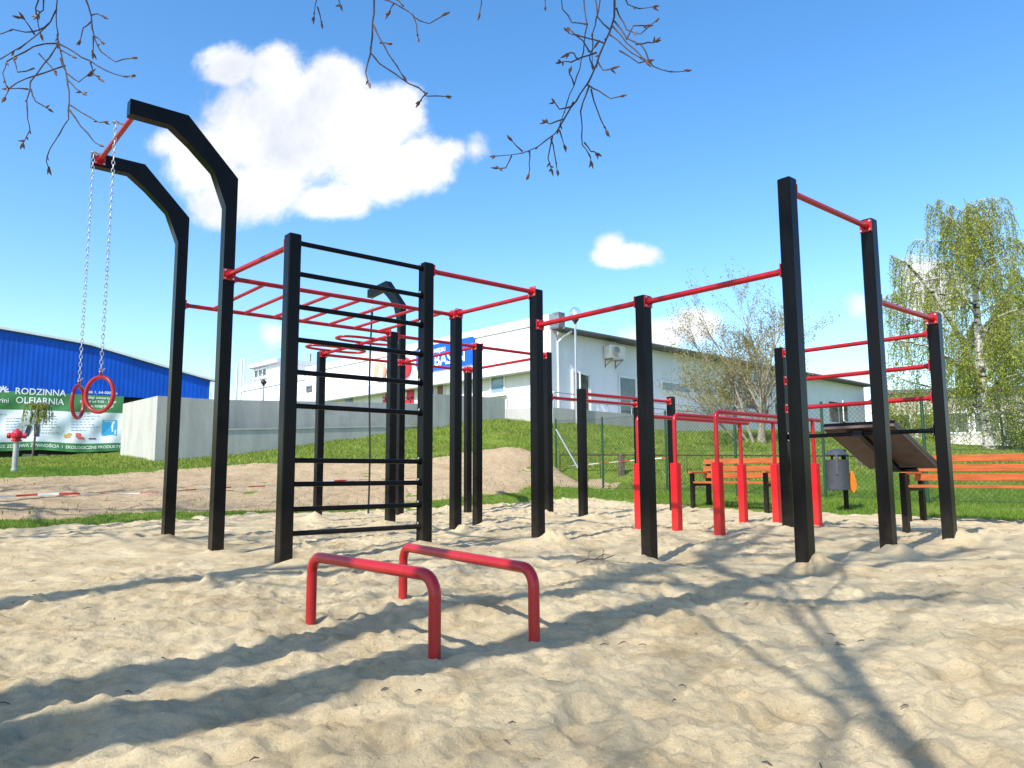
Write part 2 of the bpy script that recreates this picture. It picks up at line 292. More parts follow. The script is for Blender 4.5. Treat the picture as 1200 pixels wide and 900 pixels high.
# ------------------------------------------------------------------ mesh helpers
class MB:
    def __init__(s): s.v=[];s.f=[];s.m=[];s.mi=0
    def add(s,vs,fs):
        o=len(s.v);s.v+=[tuple(map(float,v)) for v in vs]
        for f in fs: s.f.append(tuple(i+o for i in f));s.m.append(s.mi)
        return s
    def box(s,c,size,rz=0,axes=None,ch=0):
        hx,hy,hz=[q/2 for q in size]
        if axes is None:
            cz,sz=math.cos(rz),math.sin(rz);axes=((cz,sz,0),(-sz,cz,0),(0,0,1))
        ax=[np.array(a,float) for a in axes];c=np.array(c,float)
        if ch<=0:
            vs=[c+ax[0]*i*hx+ax[1]*j*hy+ax[2]*k*hz for k in(-1,1) for j in(-1,1) for i in(-1,1)]
            return s.add(vs,[(0,2,3,1),(4,5,7,6),(0,1,5,4),(2,6,7,3),(0,4,6,2),(1,3,7,5)])
        # chamfered along axis 2 edges + top bevel
        ring=[(hx-ch,-hy),(hx,-hy+ch),(hx,hy-ch),(hx-ch,hy),(-hx+ch,hy),(-hx,hy-ch),(-hx,-hy+ch),(-hx+ch,-hy)]
        vs=[]
        for zz,k in ((-hz,1),(-hz+ch,0),(hz-ch,0),(hz,1)):
            for (x,y) in ring:
                if k: x=math.copysign(max(abs(x)-ch,0),x);y=math.copysign(max(abs(y)-ch,0),y)
                vs.append(c+ax[0]*x+ax[1]*y+ax[2]*zz)
        fs=[tuple(range(7,-1,-1)),tuple(range(24,32))]
        for l in range(3):
            for i in range(8): fs.append((l*8+i,l*8+(i+1)%8,l*8+8+(i+1)%8,l*8+8+i))
        return s.add(vs,fs)
    def tube(s,pts,r,n=10,cap=True,closed=False):
        P=[np.array(p,float) for p in pts];k=len(P)
        rs=r if hasattr(r,'__len__') else [r]*k
        T=[]
        for i in range(k):
            a=P[(i-1)%k] if (i>0 or closed) else P[i];b=P[(i+1)%k] if (i<k-1 or closed) else P[i]
            d=b-a;T.append(d/(np.linalg.norm(d)+1e-12))
        up=np.array((0,0,1.)) if abs(T[0][2])<.9 else np.array((1.,0,0))
        u=np.cross(T[0],up);u/=np.linalg.norm(u);vs=[]
        for i in range(k):
            u=u-T[i]*(u@T[i]);u/=np.linalg.norm(u)+1e-12;w=np.cross(T[i],u)
            sc=1.
            if 0<i<k-1 and not closed:
                d1=P[i]-P[i-1];d2=P[i+1]-P[i];cs=(d1@d2)/(np.linalg.norm(d1)*np.linalg.norm(d2)+1e-12)
                sc=1
            for j in range(n):
                a=2*math.pi*j/n;vs.append(P[i]+(u*math.cos(a)+w*math.sin(a))*rs[i]*sc)
        fs=[]
        for i in range(k if closed else k-1):
            i2=(i+1)%k
            for j in range(n):
                fs.append((i*n+j,i*n+(j+1)%n,i2*n+(j+1)%n,i2*n+j))
        if cap and not closed:
            fs.append(tuple(range(n-1,-1,-1)));fs.append(tuple((k-1)*n+j for j in range(n)))
        return s.add(vs,fs)
    def cyl(s,a,b,r,n=12): return s.tube([a,b],r,n)
    def lathe(s,prof,c=(0,0,0),n=24,axis=None):
        vs=[];k=len(prof)
        for r,z in prof:
            for j in range(n):
                a=2*math.pi*j/n;vs.append((c[0]+r*math.cos(a),c[1]+r*math.sin(a),c[2]+z))
        fs=[(i*n+j,i*n+(j+1)%n,(i+1)*n+(j+1)%n,(i+1)*n+j) for i in range(k-1) for j in range(n)]
        fs.append(tuple(range(n-1,-1,-1)));fs.append(tuple((k-1)*n+j for j in range(n)))
        return s.add(vs,fs)
    def prism(s,outline,origin,u,v,w,thick):
        o=np.array(origin,float);u,v,w=[np.array(q,float) for q in(u,v,w)];n=len(outline)
        vs=[o+u*a+v*b-w*thick/2 for a,b in outline]+[o+u*a+v*b+w*thick/2 for a,b in outline]
        fs=[tuple(range(n-1,-1,-1)),tuple(range(n,2*n))]+[(i,(i+1)%n,n+(i+1)%n,n+i) for i in range(n)]
        return s.add(vs,fs)
    def build(s,name,mats,parent=None,loc=None,smooth=True,rot=0):
        if not isinstance(mats,(list,tuple)): mats=[mats]
        me=bpy.data.meshes.new(name);me.from_pydata(s.v,[],s.f);me.update()
        for m in mats: me.materials.append(m)
        if len(mats)>1: me.polygons.foreach_set('material_index',s.m)
        bm_fix(me)
        if smooth: me.shade_smooth();me.set_sharp_from_angle(angle=R(38))
        o=bpy.data.objects.new(name,me);COL.objects.link(o)
        if parent: o.parent=parent
        if loc is not None: o.location=loc
        if rot: o.rotation_euler.z=rot
        return o
def bm_fix(me):
    import bmesh
    b=bmesh.new();b.from_mesh(me);bmesh.ops.recalc_face_normals(b,faces=b.faces);b.to_mesh(me);b.free()
def big_mesh(name,verts,faces,mats,parent=None,smooth=False):
    me=bpy.data.meshes.new(name);nv=len(verts);k=faces.shape[1];nf=len(faces)
    me.vertices.add(nv);me.vertices.foreach_set('co',np.ascontiguousarray(verts,dtype=np.float32).ravel())
    me.loops.add(nf*k);me.loops.foreach_set('vertex_index',np.ascontiguousarray(faces,dtype=np.int32).ravel())
    me.polygons.add(nf);me.polygons.foreach_set('loop_start',np.arange(0,nf*k,k,dtype=np.int32))
    me.update(calc_edges=True)
    for m in (mats if isinstance(mats,(list,tuple)) else [mats]): me.materials.append(m)
    if smooth: me.shade_smooth()
    o=bpy.data.objects.new(name,me);COL.objects.link(o)
    if parent: o.parent=parent
    return o
def tag(o,label=None,cat=None,group=None,kind=None):
    if label:o['label']=label
    if cat:o['category']=cat
    if group:o['group']=group
    if kind:o['kind']=kind
    return o
def thing(name,label,cat,loc=(0,0,0),rz=0,group=None):
    o=bpy.data.objects.new(name,None);COL.objects.link(o);o.location=loc;o.rotation_euler.z=rz;o.empty_display_size=.2
    return tag(o,label,cat,group)
def copy_tree(o,parent=None):
    c=o.copy();COL.objects.link(c);c.parent=parent
    for ch in [x for x in bpy.data.objects if x.parent==o]: copy_tree(ch,c)
    return c
def text_mb(s,size,mb,origin,u,v,off=.0,align='CENTER',fn=None,ext=.004,squash=1.0):
    cu=bpy.data.curves.new('lettering','FONT');cu.body=s;cu.size=size;cu.align_x=align;cu.align_y='CENTER';cu.offset=off;cu.resolution_u=3
    ob=bpy.data.objects.new('lettering',cu);COL.objects.link(ob)
    dg=bpy.context.evaluated_depsgraph_get();dg.update()
    me=ob.evaluated_get(dg).to_mesh()
    o=np.array(origin,float);u=np.array(u,float);v=np.array(v,float);w=np.cross(u,v)
    vs=[]
    for q in me.vertices:
        p=o+u*q.co.x*squash+v*q.co.y+w*ext
        if fn: p=fn(p)
        vs.append(p)
    fs=[tuple(p.vertices) for p in me.polygons]
    ob.evaluated_get(dg).to_mesh_clear()
    mb.add(vs,fs)
    bpy.data.objects.remove(ob);bpy.data.curves.remove(cu)

# ------------------------------------------------------------------ ground, sand, dirt
def grid(xs,ys,zf,name,m,smooth=True):
    X,Y=np.meshgrid(xs,ys);Z=zf(X,Y);V=np.stack([X,Y,Z],-1).reshape(-1,3)
    nx,ny=len(xs),len(ys);i=np.arange(nx*ny).reshape(ny,nx)
    Fq=np.stack([i[:-1,:-1],i[:-1,1:],i[1:,1:],i[1:,:-1]],-1).reshape(-1,4)
    return big_mesh(name,V,Fq,m,None,smooth)
def wob(x,y,a=.12): return a*fbm(x*1.1,y*1.1,3,5)
def sd_sand(x,y): return poly_sd(x,y,SAND_P)+wob(x,y,.07)*np.clip((5-x)/3,.15,1)
def sd_dirt(x,y): return poly_sd(x,y,DIRT_P)+wob(x,y,.2)-.08
def ground_z(x,y):
    z=terr(x,y)+.015*fbm(x*.9,y*.9,3,31)*sstep(6,14,y)+.05*fbm(x*1.6,y*1.6,2,77)*sstep(21,24,y)*sstep(45,30,y)
    z=z-.35*sstep(.12,.5,poly_sd(x,y,SAND_P)) 
    return z
xs=np.concatenate([[-600,-300,-150,-80,-60,-45],np.arange(-36,-12,1.0),np.arange(-12,14,.2),np.arange(14,36,1.0),[45,60,80,150,300,600]])
ys=np.concatenate([[-300,-100,-40,-20],np.arange(-12,6,1.0),np.arange(6,31,.2),np.arange(31,60,1.5),[65,80,100,150,300,800]])
ground=grid(xs,ys,ground_z,'ground',M['turf']);tag(ground,'grassy ground around the sand pit and up the embankment','ground',kind='structure')
POSTS={'P1':(0.0,0.0,2.489),'P2':(1.23,0.0,2.482),'P3':(2.523,0.0,2.448),'Q0':(-0.045,-2.586,3.3),'Q1':(-0.055,-1.23,3.295),'S':(2.458,-1.23,2.433),'R':(2.485,-2.586,2.405),'U':(2.485,-4.49,2.405),'T':(3.811,-4.49,3.3),'V':(3.811,-2.586,2.404),'V2':(5.098,-4.49,2.417),'N':(5.098,-2.586,2.417),'W':(2.523,1.335,2.141),'X':(2.523,2.684,2.753),'Y':(3.805,2.684,2.73),'Z':(5.044,2.684,2.11),'E':(5.044,1.129,1.988),'O':(5.13,-1.94,1.828),'Bk':(7.109,-1.94,1.841),'W2':(7.077,-2.586,1.852)}
BASE={'P1':-.02,'P2':.04,'P3':-.01,'Q0':.02,'Q1':-.03,'S':-.01,'R':.05,'U':.01,'T':.02,'V':-.03,'V2':0,'N':.03,'W':-.09,'X':-.03,'Y':-.02,'Z':.0,'E':.04,'O':.05,'Bk':.06,'W2':.03}
_foot=np.random.default_rng(5)
nfp=1500
fx=_foot.uniform(-8,9,nfp);fy=1.2+13.5*_foot.uniform(0,1,nfp)**1.1;fa=_foot.uniform(0,math.pi,nfp);fs_=_foot.uniform(.6,1.3,nfp)
ncl=3400
_ccx=_foot.uniform(-5,6,400);_ccy=1.3+10*_foot.uniform(0,1,400)**1.35;_ci=_foot.integers(0,400,ncl)
cx__=_ccx[_ci]+_foot.normal(0,.22,ncl);cy__=_ccy[_ci]+_foot.normal(0,.22,ncl);cr__=_foot.uniform(.013,.034,ncl);ch__=cr__*_foot.uniform(.3,.75,ncl)
def sand_z(x,y):
    base=terr(x,y)*.9
    z=.022*fbm(x*1.15,y*1.15,3,3)+.014*fbm(x*3.4+.2*perlin(x*2,y*2,9),y*3.4,3,8)
    rdg=1-np.abs(fbm(x*2.1,y*2.6,3,40));z=z+.018*(rdg-.65)
    z=z+.014*(.5-np.abs(fbm(x*5.2,y*5.6,3,44)))+.012*fbm(x*9,y*9,4,50,.66)+.011*np.clip(fbm(x*19,y*19,2,52)-.25,0,1)*2*sstep(-.2,.5,fbm(x*1.3,y*1.3,2,58))
    for i in range(ncl):
        m=(np.abs(x-cx__[i])<.09)&(np.abs(y-cy__[i])<.09)
        if not m.any(): continue
        z[m]+=ch__[i]*np.exp(-(((x[m]-cx__[i])**2+((y[m]-cy__[i])*1.1)**2)/cr__[i]**2)**1.5)
    for i in range(nfp):
        m=(np.abs(x-fx[i])<.34)&(np.abs(y-fy[i])<.34)
        if not m.any(): continue
        dx=x[m]-fx[i];dy=y[m]-fy[i];c,s=math.cos(fa[i]),math.sin(fa[i])
        u=(dx*c+dy*s)/(.13*fs_[i]);v=(-dx*s+dy*c)/(.07*fs_[i]);r=np.sqrt(u*u+v*v)
        z[m]+=(-.024*np.exp(-r**3)+.013*np.exp(-((r-1.35)/.35)**2))*fs_[i]*(.6+.4*math.sin(i*1.7))
    for k,(s,t,_) in POSTS.items():
        X,Y,_z=G(s,t);r=np.hypot(x-X,y-Y);th=np.arctan2(y-Y,x-X)
        near=np.exp(-(r/.5)**2);z=z*(1-near)+(BASE[k]-base)*near
        hh=.105 if k in('Z','Y','P3','X','N','U','S') else .05
        q=s*7.3+t*3.1;r2=np.hypot(x-X-.11*math.cos(q)-.05,(y-Y+.035-.04*math.sin(q)));z=z+hh*1.15*np.exp(-(r2/.15)**2)*(1+.35*fbm(x*9,y*9,2,71))
        r3=np.hypot(x-X-.28*math.sin(q),y-Y+.16);z=z+hh*.55*np.exp(-(r3/.16)**2)
    z=base+z
    sd=sd_sand(x,y)
    return z-.0-.35*sstep(.0,-.35,sd)+.01
ysd=[-4.,-3,-2.2,-1.5,-1,-.5,-.1,.3,.6,.9,1.1,1.25]
while ysd[-1]<15.9: ysd.append(ysd[-1]+max(.010,min(.05,.0046*ysd[-1])))
xsd=np.concatenate([np.arange(-13.5,-7,.25),np.arange(-7,-2.6,.045),np.arange(-2.6,2.6,.014),np.arange(2.6,8.5,.045),np.arange(8.5,13.5,.25)])
sand=grid(xsd,np.array(ysd),sand_z,'sand_pit',M['sand']);tag(sand,'pale trampled sand filling the exercise pit','sand',kind='structure')
def dirt_z(x,y):
    z=terr(x,y)+.025+.02*fbm(x*1.2,y*1.2,3,21)+.018*fbm(x*3.5,y*3.5,3,22)+.012*fbm(x*10,y*10,2,23)
    return z-.4*sstep(.15,-.45,sd_dirt(x,y))
dirt=grid(np.arange(-14,4.5,.05),np.arange(8,22,.05),dirt_z,'dirt_patch',M['dirt']);tag(dirt,'bare brown earth sloping up behind the sand pit','dirt',kind='structure')

# ------------------------------------------------------------------ grass blades
def blades(name,pts,h,w,m,lean=.5,label=None):
    n=len(pts);a=nrng.uniform(0,2*math.pi,n);H=h*nrng.uniform(.5,1.3,n);W=w*nrng.uniform(.6,1.3,n)
    la=nrng.uniform(0,2*math.pi,n);ll=H*lean*nrng.uniform(.2,1.4,n)
    b=np.stack([np.cos(a)*W/2,np.sin(a)*W/2,np.zeros(n)],-1);P=pts.copy();P[:,2]-=.01
    tip=P+np.stack([np.cos(la)*ll,np.sin(la)*ll,H],-1);mid=P+np.stack([np.cos(la)*ll*.35,np.sin(la)*ll*.35,H*.6],-1)
    V=np.stack([P-b,P+b,mid+b*.7,tip,mid-b*.7],1).reshape(-1,3);i=np.arange(n)[:,None]*5
    Fq=np.concatenate([i+np.array([[0,1,2,4]]),i+np.array([[4,2,3,3]])],0)
    # use triangles
    T=np.concatenate([i+np.array([[0,1,2]]),i+np.array([[0,2,4]]),i+np.array([[4,2,3]])],0)
    o=big_mesh(name,V,T,m);tag(o,label,'grass',kind='stuff');return o
def scatter(n,box):
    x=nrng.uniform(box[0],box[1],n);y=nrng.uniform(box[2],box[3],n);return x,y
def lawn_pts(n,box,cond,clump=True):
    x,y=scatter(n,box);k=(sd_sand(x,y)<.02)&(sd_dirt(x,y)<nrng.normal(-.05,.12,n))&cond(x,y)
    if clump: k&=(fbm(x*.8,y*.8,3,60)+nrng.uniform(-.7,.7,n)>-.35)
    x,y=x[k],y[k];return np.stack([x,y,ground_z(x,y)],-1)
infr=lambda x,y:(np.abs(x)<y*.72+.6)
near=lambda x,y:infr(x,y)&(y<17.5)
p1=lawn_pts(420000,(-12.5,11.5,8,17.5),near)
p2=lawn_pts(330000,(-16,20,17.5,30),infr)
g1=blades('lawn_grass',p1,.05,.010,M['grass'],.6,'short green grass of the lawn round the sand pit')
g2=blades('hill_grass',p2,.075,.02,M['hillgrass'],.7,'longer green grass on the embankment below the white building')
xg,yg=scatter(9000,(-12,2.5,9,20));k=(np.abs(sd_dirt(xg,yg)-.35)<nrng.exponential(.3,9000))&(sd_dirt(xg,yg)>-.1)
blades('edge_grass',np.stack([xg[k],yg[k],terr(xg[k],yg[k])+.04],-1),.06,.012,M['grass'],.8,'sparse grass straggling along the edges of the bare earth')

# ------------------------------------------------------------------ sand litter
nl=380;lx=nrng.uniform(-5,6,nl);ly=1.6+10*nrng.uniform(0,1,nl)**1.5;lz=sand_z(lx,ly)
mb=MB()
for i in range(nl):
    L=min(abs(nrng.normal(.018,.014)),.04)+.006;a=nrng.uniform(0,6.28);p=np.array((lx[i],ly[i],lz[i]+.004));d=np.array((math.cos(a),math.sin(a),nrng.uniform(-.1,.25)))
    mb.tube([p-d*L/2,p+np.array((0,0,.004)),p+d*L/2],[.0012,.0022,.001],4)
o=mb.build('bark_litter',M['twig']);tag(o,'tiny dark twigs and bark bits strewn on the sand','litter',kind='stuff')

def dry_twig(px,py,a0,ln,label):
    x,y=gp(px,py);z=float(sand_z(np.array([x]),np.array([y]))[0]);t=thing('dry_twig',label,'twig',(x,y,z+.008),a0);mb=MB()
    pts=[np.array((0,0,0)),np.array((ln*.3,.01,.02)),np.array((ln*.65,-.015,.015)),np.array((ln,.02,.035))];mb.tube(pts,[.006,.0055,.004,.002],6)
    for k,(dx,dy,dz) in enumerate(((.08,.07,.05),(.10,-.06,.035),(.06,.05,.06))): mb.tube([pts[1]*(1-k*.45)+pts[2]*k*.45,pts[1]*(1-k*.45)+pts[2]*k*.45+np.array((dx*.5,dy*.6,dz)),pts[1]*(1-k*.45)+pts[2]*k*.45+np.array((dx,dy,dz*.8))],[.0035,.0028,.0012],5)
    mb.build('stem',M['bark'],t)
dry_twig(676,666,.5,.34,'dry forked twig lying on the sand left of the middle black post')

# ================================================================== workout frame
FR=thing('workout_frame','big black and red workout frame of square posts, ladder and monkey bars standing in sand','workout frame',G(0,0,0),YAW)
def L(s,t,z): return np.array((s,-t,z))
H=.05
def post(parent,name,s,t,top,size=.1):
    mb=MB();mb.box((s,-t,(top-.45)/2),(size,size,top+.45),0,None,.007)
    return mb.build('post',M['black'],parent)
for k in ('P1','P2','P3','S','R','U','V','V2','N','W','X','Y','Z','E','W2'):
    s,t,top=POSTS[k];post(FR,k,s,t,top)
ARM=[(.05,-.45),(.05,3.3),(-.40,3.757),(-.865,3.757),(-.865,3.625),(-.54,3.625),(-.37,3.50),(-.165,3.315),(-.05,3.02),(-.05,-.45)]
for k in ('Q0','Q1'):
    s,t,_=POSTS[k];mb=MB();mb.prism(ARM,(s,-t,0),(1,0,0),(0,0,1),(0,1,0),.1)
    mb.mi=0;mb.build('arched_post',M['black'],FR)
s,t,_=POSTS['T'];mb=MB();mb.prism([(a,b-.03) for a,b in ARM[:3]]+[(-.98,3.69),(-.98,3.56)]+[(a,b-.03) for a,b in ARM[5:]],(s,-t,0),(0,-1,0),(0,0,1),(1,0,0),.1)
mb.build('arched_post',M['black'],FR)
DIRV={'+a':(1,0),'-a':(-1,0),'+b':(0,-1),'-b':(0,1)}   # local xy
def face(k,f,z,off=H):
    s,t,_=POSTS[k];d=DIRV[f];return np.array((s+d[0]*off,-t+d[1]*off,z))
def plate(parent,c,d,m='red',size=.098):
    mb=MB();d3=np.array((d[0],d[1],0.));w=np.array((-d[1],d[0],0.));c=np.array(c)
    mb.box(c+d3*.005,(.01,size,size),0,(d3,w,(0,0,1)))
    mb.tube([c+d3*.01,c+d3*.045],[.03,.027],12)
    mb.mi=1
    for i in(-1,1):
        for j in(-1,1):
            p=c+w*i*.036+np.array((0,0,j*.036));mb.tube([p+d3*.009,p+d3*.017],.0085,6)
    return mb.build('bolt_plate',[M[m],M['bolt']],parent)
def bar(k1,f1,k2,f2,z1,z2=None,r=.021,m='red',plates=True,name='pull_up_bar'):
    z2=z1 if z2 is None else z2
    a=face(k1,f1,z1);b=face(k2,f2,z2);mb=MB();mb.tube([a,b],r,14);o=mb.build(name,M[m],FR)
    if plates:
        plate(o,a,DIRV[f1],m);plate(o,b,DIRV[f2],m)
    return o
for z in (2.432,2.189,1.932,1.677,1.428,1.172,.763,.587,.402,.225):
    o=bar('P1','+a','P2','-a',z,r=.0195,m='black',plates=False,name='ladder_rung')
    b=MB();p=face('P2','-a',z);b.tube([p,p-np.array((.016,0,0))],.026,10);b.mi=1;b.tube([p+np.array((-.012,0,.02)),p+np.array((-.012,0,.036))],.008,6);b.build('rung_collar',[M['black'],M['bolt']],o)
    b=MB();p=face('P1','+a',z);b.tube([p,p+np.array((.014,0,0))],.026,10);b.build('rung_collar',M['black'],o)
bar('P2','+a','P3','-a',2.423,r=.022)
bar('S','+b','P3','-b',2.404,r=.022)
bar('P3','+b','W','-b',2.093,r=.0235)
bar('W','+b','X','-b',2.083,r=.0235)
bar('X','+a','Y','-a',2.666,r=.022)
bar('Y','+a','Z','-a',2.052,r=.022)
for z in (1.925,1.627,1.33): bar('E','+b','Z','-b',z,r=.021)
bar('E','+b','Z','-b',1.031,r=.021,m='black',name='board_hook_bar')
bar('Q1','+b','P1','-b',2.408,r=.022)
for k1,k2 in (('Q1','S'),('Q0','R')):
    bar(k1,'+a',k2,'-a',2.39,r=.021,name='monkey_bar_rail')
for i in range(7):
    s=.30+.33*i;mb=MB();mb.tube([L(s,-2.586,2.392),L(s,-1.23,2.392)],.017,12);mb.build('monkey_bar_rung',M['red'],FR)
ub=bar('R','-b','U','+b',2.366,r=.022)
for tc in (-4.05,-3.2):
    pts=[];ll,ww=.42,.17
    for i in range(40):
        a=2*math.pi*i/40;cx_=math.cos(a);sx=math.sin(a)
        pts.append(L(2.485+math.copysign(abs(cx_)**.7,cx_)*ll,tc+math.copysign(abs(sx)**.7,sx)*ww,2.385))
    mb=MB();mb.tube(pts,.017,10,closed=True);mb.build('grip_loop',M['red'],FR)
bar('U','+a','T','-a',2.364);bar('T','+b','V','-b',2.364);bar('R','+a','V','-a',2.364);bar('V','+a','N','-a',2.364)
bar('N','-b','V2','+b',2.364);bar('T','+a','V2','-a',2.364)
bar('N','+a','W2','-a',1.763,r=.021)
# ring hanger
a=L(-.85,-2.536,3.69);b=L(-.85,-1.28,3.69);mb=MB();mb.tube([a,b],.022,12);o=mb.build('ring_crossbar',M['red'],FR);plate(o,a,DIRV['+b']);plate(o,b,DIRV['-b'])
for t in (-2.39,-1.58):
    p=L(-.85,t,3.69);mb=MB()
    mb.tube([p+np.array((-.02,0,0)),p+np.array((-.07,0,0))],.01,8)
    mb.tube([p+np.array((-.085+.022*math.cos(q),.022*math.sin(q),0)) for q in np.linspace(0,2*math.pi,14)[:-1]],.007,6,closed=True)
    mb.build('eye_hook',M['steel'],o)

def chain_mb(mb,top,bottom,pitch=.036,r=.0035,w=.0115):
    n=max(1,int((top[2]-bottom[2])/pitch));pz=(top[2]-bottom[2])/n
    for i in range(n):
        c=np.array((top[0],top[1],top[2]-pz*(i+.5)));ax=(1,0) if i%2 else (0,1)
        if i%2: ax=(.8,.6)
        else: ax=(-.6,.8)
        hl=pz*.5+.0045;pts=[]
        for q in range(12):
            a=2*math.pi*q/12;x=math.cos(a)*w;z=math.sin(a);z=math.copysign(abs(z)**.8,z)*hl
            pts.append(c+np.array((ax[0]*x,ax[1]*x,z)))
        mb.tube(pts,r,5,closed=True)
def ring(t,zt,ang,label):
    s=-.935;p=G(s,t);rt=thing('gymnastic_ring',label,'gymnastic ring',(p[0],p[1],zt-.36),0,'gymnastic rings on chains')
    mb=MB();chain_mb(mb,(0,0,3.67-(zt-.36)),(0,0,.375));mb.build('chain',M['steel'],rt)
    mb=MB();Rr=.146;r=.0165;c,sn=math.cos(ang),math.sin(ang)
    pts=[(Rr*math.cos(q)*c,Rr*math.cos(q)*sn,.196+Rr*math.sin(q)) for q in np.linspace(0,2*math.pi,49)[:-1]]
    mb.tube(pts,r,12,closed=True)
    mb.tube([(0,0,.355),(0,0,.385)],.012,8);o=mb.build('hoop',M['red'],rt)
    mb=MB();mb.tube([(0,-.02,.385),(0,.02,.385)],.006,8);mb.tube([(.0,0,.38),(.02,.0,.40),(.03,0,.415)],.005,6);mb.build('shackle',M['steel'],rt)
ring(-2.39,1.49,R(-79),'red gymnastic ring on a steel chain, a narrow oval left of the fuller ring')
ring(-1.58,1.49,R(-18),'red gymnastic ring on a steel chain, a full circle right of the narrower ring')
# climbing rope
p=G(3.811,-5.41);rp=thing('climbing_rope','thin black climbing rope hanging from the rear arched post','climbing rope',(p[0],p[1],.05))
mb=MB();chain_mb(mb,(0,0,3.53),(0,0,3.28),.034,.005,.013);mb.build('chain',M['steel'],rp)
mb=MB();pts=[(.012*math.sin(z*2.1),.01*math.cos(z*1.7),z) for z in np.linspace(3.3,0,40)];mb.tube(pts,[.021 if z[2]>3.12 else .0155 for z in pts],8);mb.build('rope',M['rope'],rp)

# ------------------------------------------------------------------ other gym pieces
pb=thing('pull_up_rail','low free-standing red rail on two short black posts behind the frame','exercise bar',(*G(5.13,-1.94)[:2],0),YAW)
def loc_post(par,x,y,top,size=.1):
    mb=MB();mb.box((x,y,(top-.45)/2),(size,size,top+.45),0,None,.007);return mb.build('post',M['black'],par)
loc_post(pb,0,0,1.828);loc_post(pb,1.979,0,1.841)
mb=MB();mb.tube([(.05,0,1.763),(1.929,0,1.763)],.021,14);o=mb.build('rail',M['red'],pb);plate(o,(.05,0,1.763),(1,0));plate(o,(1.929,0,1.763),(-1,0))
def bend(a,b,c,r,n=6):
    a,b,c=[np.array(q,float) for q in(a,b,c)];d1=(a-b)/np.linalg.norm(a-b);d2=(c-b)/np.linalg.norm(c-b)
    p0=b+d1*r;p1=b+d2*r;o=p0+d2*r
    return [o+(p0-o)*math.cos(q)+(p1-o)*math.sin(q) for q in np.linspace(0,math.pi/2,n)]
def dip(x,y,label):
    z=tz(x,y);z0=.0
    t=thing('dip_bar',label,'dip bar',(x,y,z0),YAW,'red dip bars on square sleeves')
    mb=MB();h=1.30;mb.tube([(0,0,.7)]+bend((0,0,.7),(0,0,h),(2,0,h),.075,8)+[(2.2,0,h)],.0235,14);mb.build('handrail',M['red'],t)
    mb=MB();mb.tube([(2.02,0,.7),(2.02,0,h-.01)],.0235,14);mb.build('upright_pipe',M['red'],t)
    for xx in (0,2.02):
        mb=MB();mb.box((xx,0,.22),(.086,.086,1.1),0,None,.004);mb.build('sleeve',M['redbright'],t)
dip(1.40,8.5,'red dip bar of the rear lane, its near leg half hidden by the black post')
dip(1.78,8.36,'red dip bar in the middle of three, standing in front of the orange bench')
dip(2.14,8.0,'red dip bar nearest the tall right-hand posts, raised on square red sleeves')
def low_bar(p0,p1,h,label):
    a=np.array((p0[0],p0[1],0.));b=np.array((p1[0],p1[1],0.));ln=np.linalg.norm(b-a);rz=math.atan2(b[1]-a[1],b[0]-a[0])
    t=thing('push_up_bar',label,'push-up bar',(a[0],a[1],0),rz,'low red push-up bars')
    mb=MB();mb.tube([(0,0,-.3)]+bend((0,0,-.3),(0,0,h),(ln,0,h),.07,8)+bend((0,0,h),(ln,0,h),(ln,0,-.3),.07,8)+[(ln,0,-.3)],.0225,18)
    mb.build('bent_tube',M['red'],t)
    mb=MB();mb.tube([(0,-.024,h-.075),(0,-.02,h-.075)],.006,8);mb.build('screw',M['bolt'],t)
low_bar(at(364,733,3.39),at(509,777,2.72),.297,'low red push-up bar nearest the viewer in the sand, its left end by the ladder')
low_bar(at(472,707,3.96),at(626,757,3.0),.285,'low red push-up bar behind and to the right of the nearest one')
# sit-up board
sb=thing('sit_up_board','sloping brown sit-up board hooked on the low black bar','sit-up board',(*G(5.7,1.9)[:2],0.05),YAW)
bo=np.array((5.7,-1.9,.05))
def B(s,t,z): return L(s,t,z)-bo
u=B(5.97,0,.68)-B(5.0,0,1.075);u[1]=0;lu=np.linalg.norm(u);u/=lu;w=np.array((-u[2]*-1 if False else -u[2],0,u[0]));w/=np.linalg.norm(w)
if w[2]<0:w=-w
mb=MB();c=(B(5.0,1.93,1.075)+B(5.97,1.93,.68))/2+w*.028;mb.box(c,(lu,.70,.028),0,(u,(0,1,0),w));mb.build('panel',M['board'],sb)
mb=MB();mb.box(c+w*.033,(lu-.004,.704,.034),0,(u,(0,1,0),w));mb.build('pad',M['black'],sb)
mb=MB();mb.box((B(5.03,1.93,1.06)+B(5.85,1.93,.70))/2-w*.012,(.86,.05,.04),0,(u,(0,1,0),w));mb.build('spine',M['black'],sb)
mb=MB();mb.box(B(5.10,1.93,1.03)-w*.0,(.06,.30,.022),0,(u,(0,1,0),w));mb.box(B(5.02,1.93,1.03),(.05,.09,.05),0,(u,(0,1,0),w));mb.build('hook_bracket',M['black'],sb)
mb=MB();q=B(5.88,1.97,.70);mb.box(q-w*.02,(.07,.3,.022),0,(u,(0,1,0),w));mb.build('leg_bracket',M['black'],sb)
mb=MB();mb.box((q[0],q[1],(q[2]-.5)/2-.02),(.06,.06,q[2]+.44),0,None,.004);mb.build('leg',M['black'],sb)

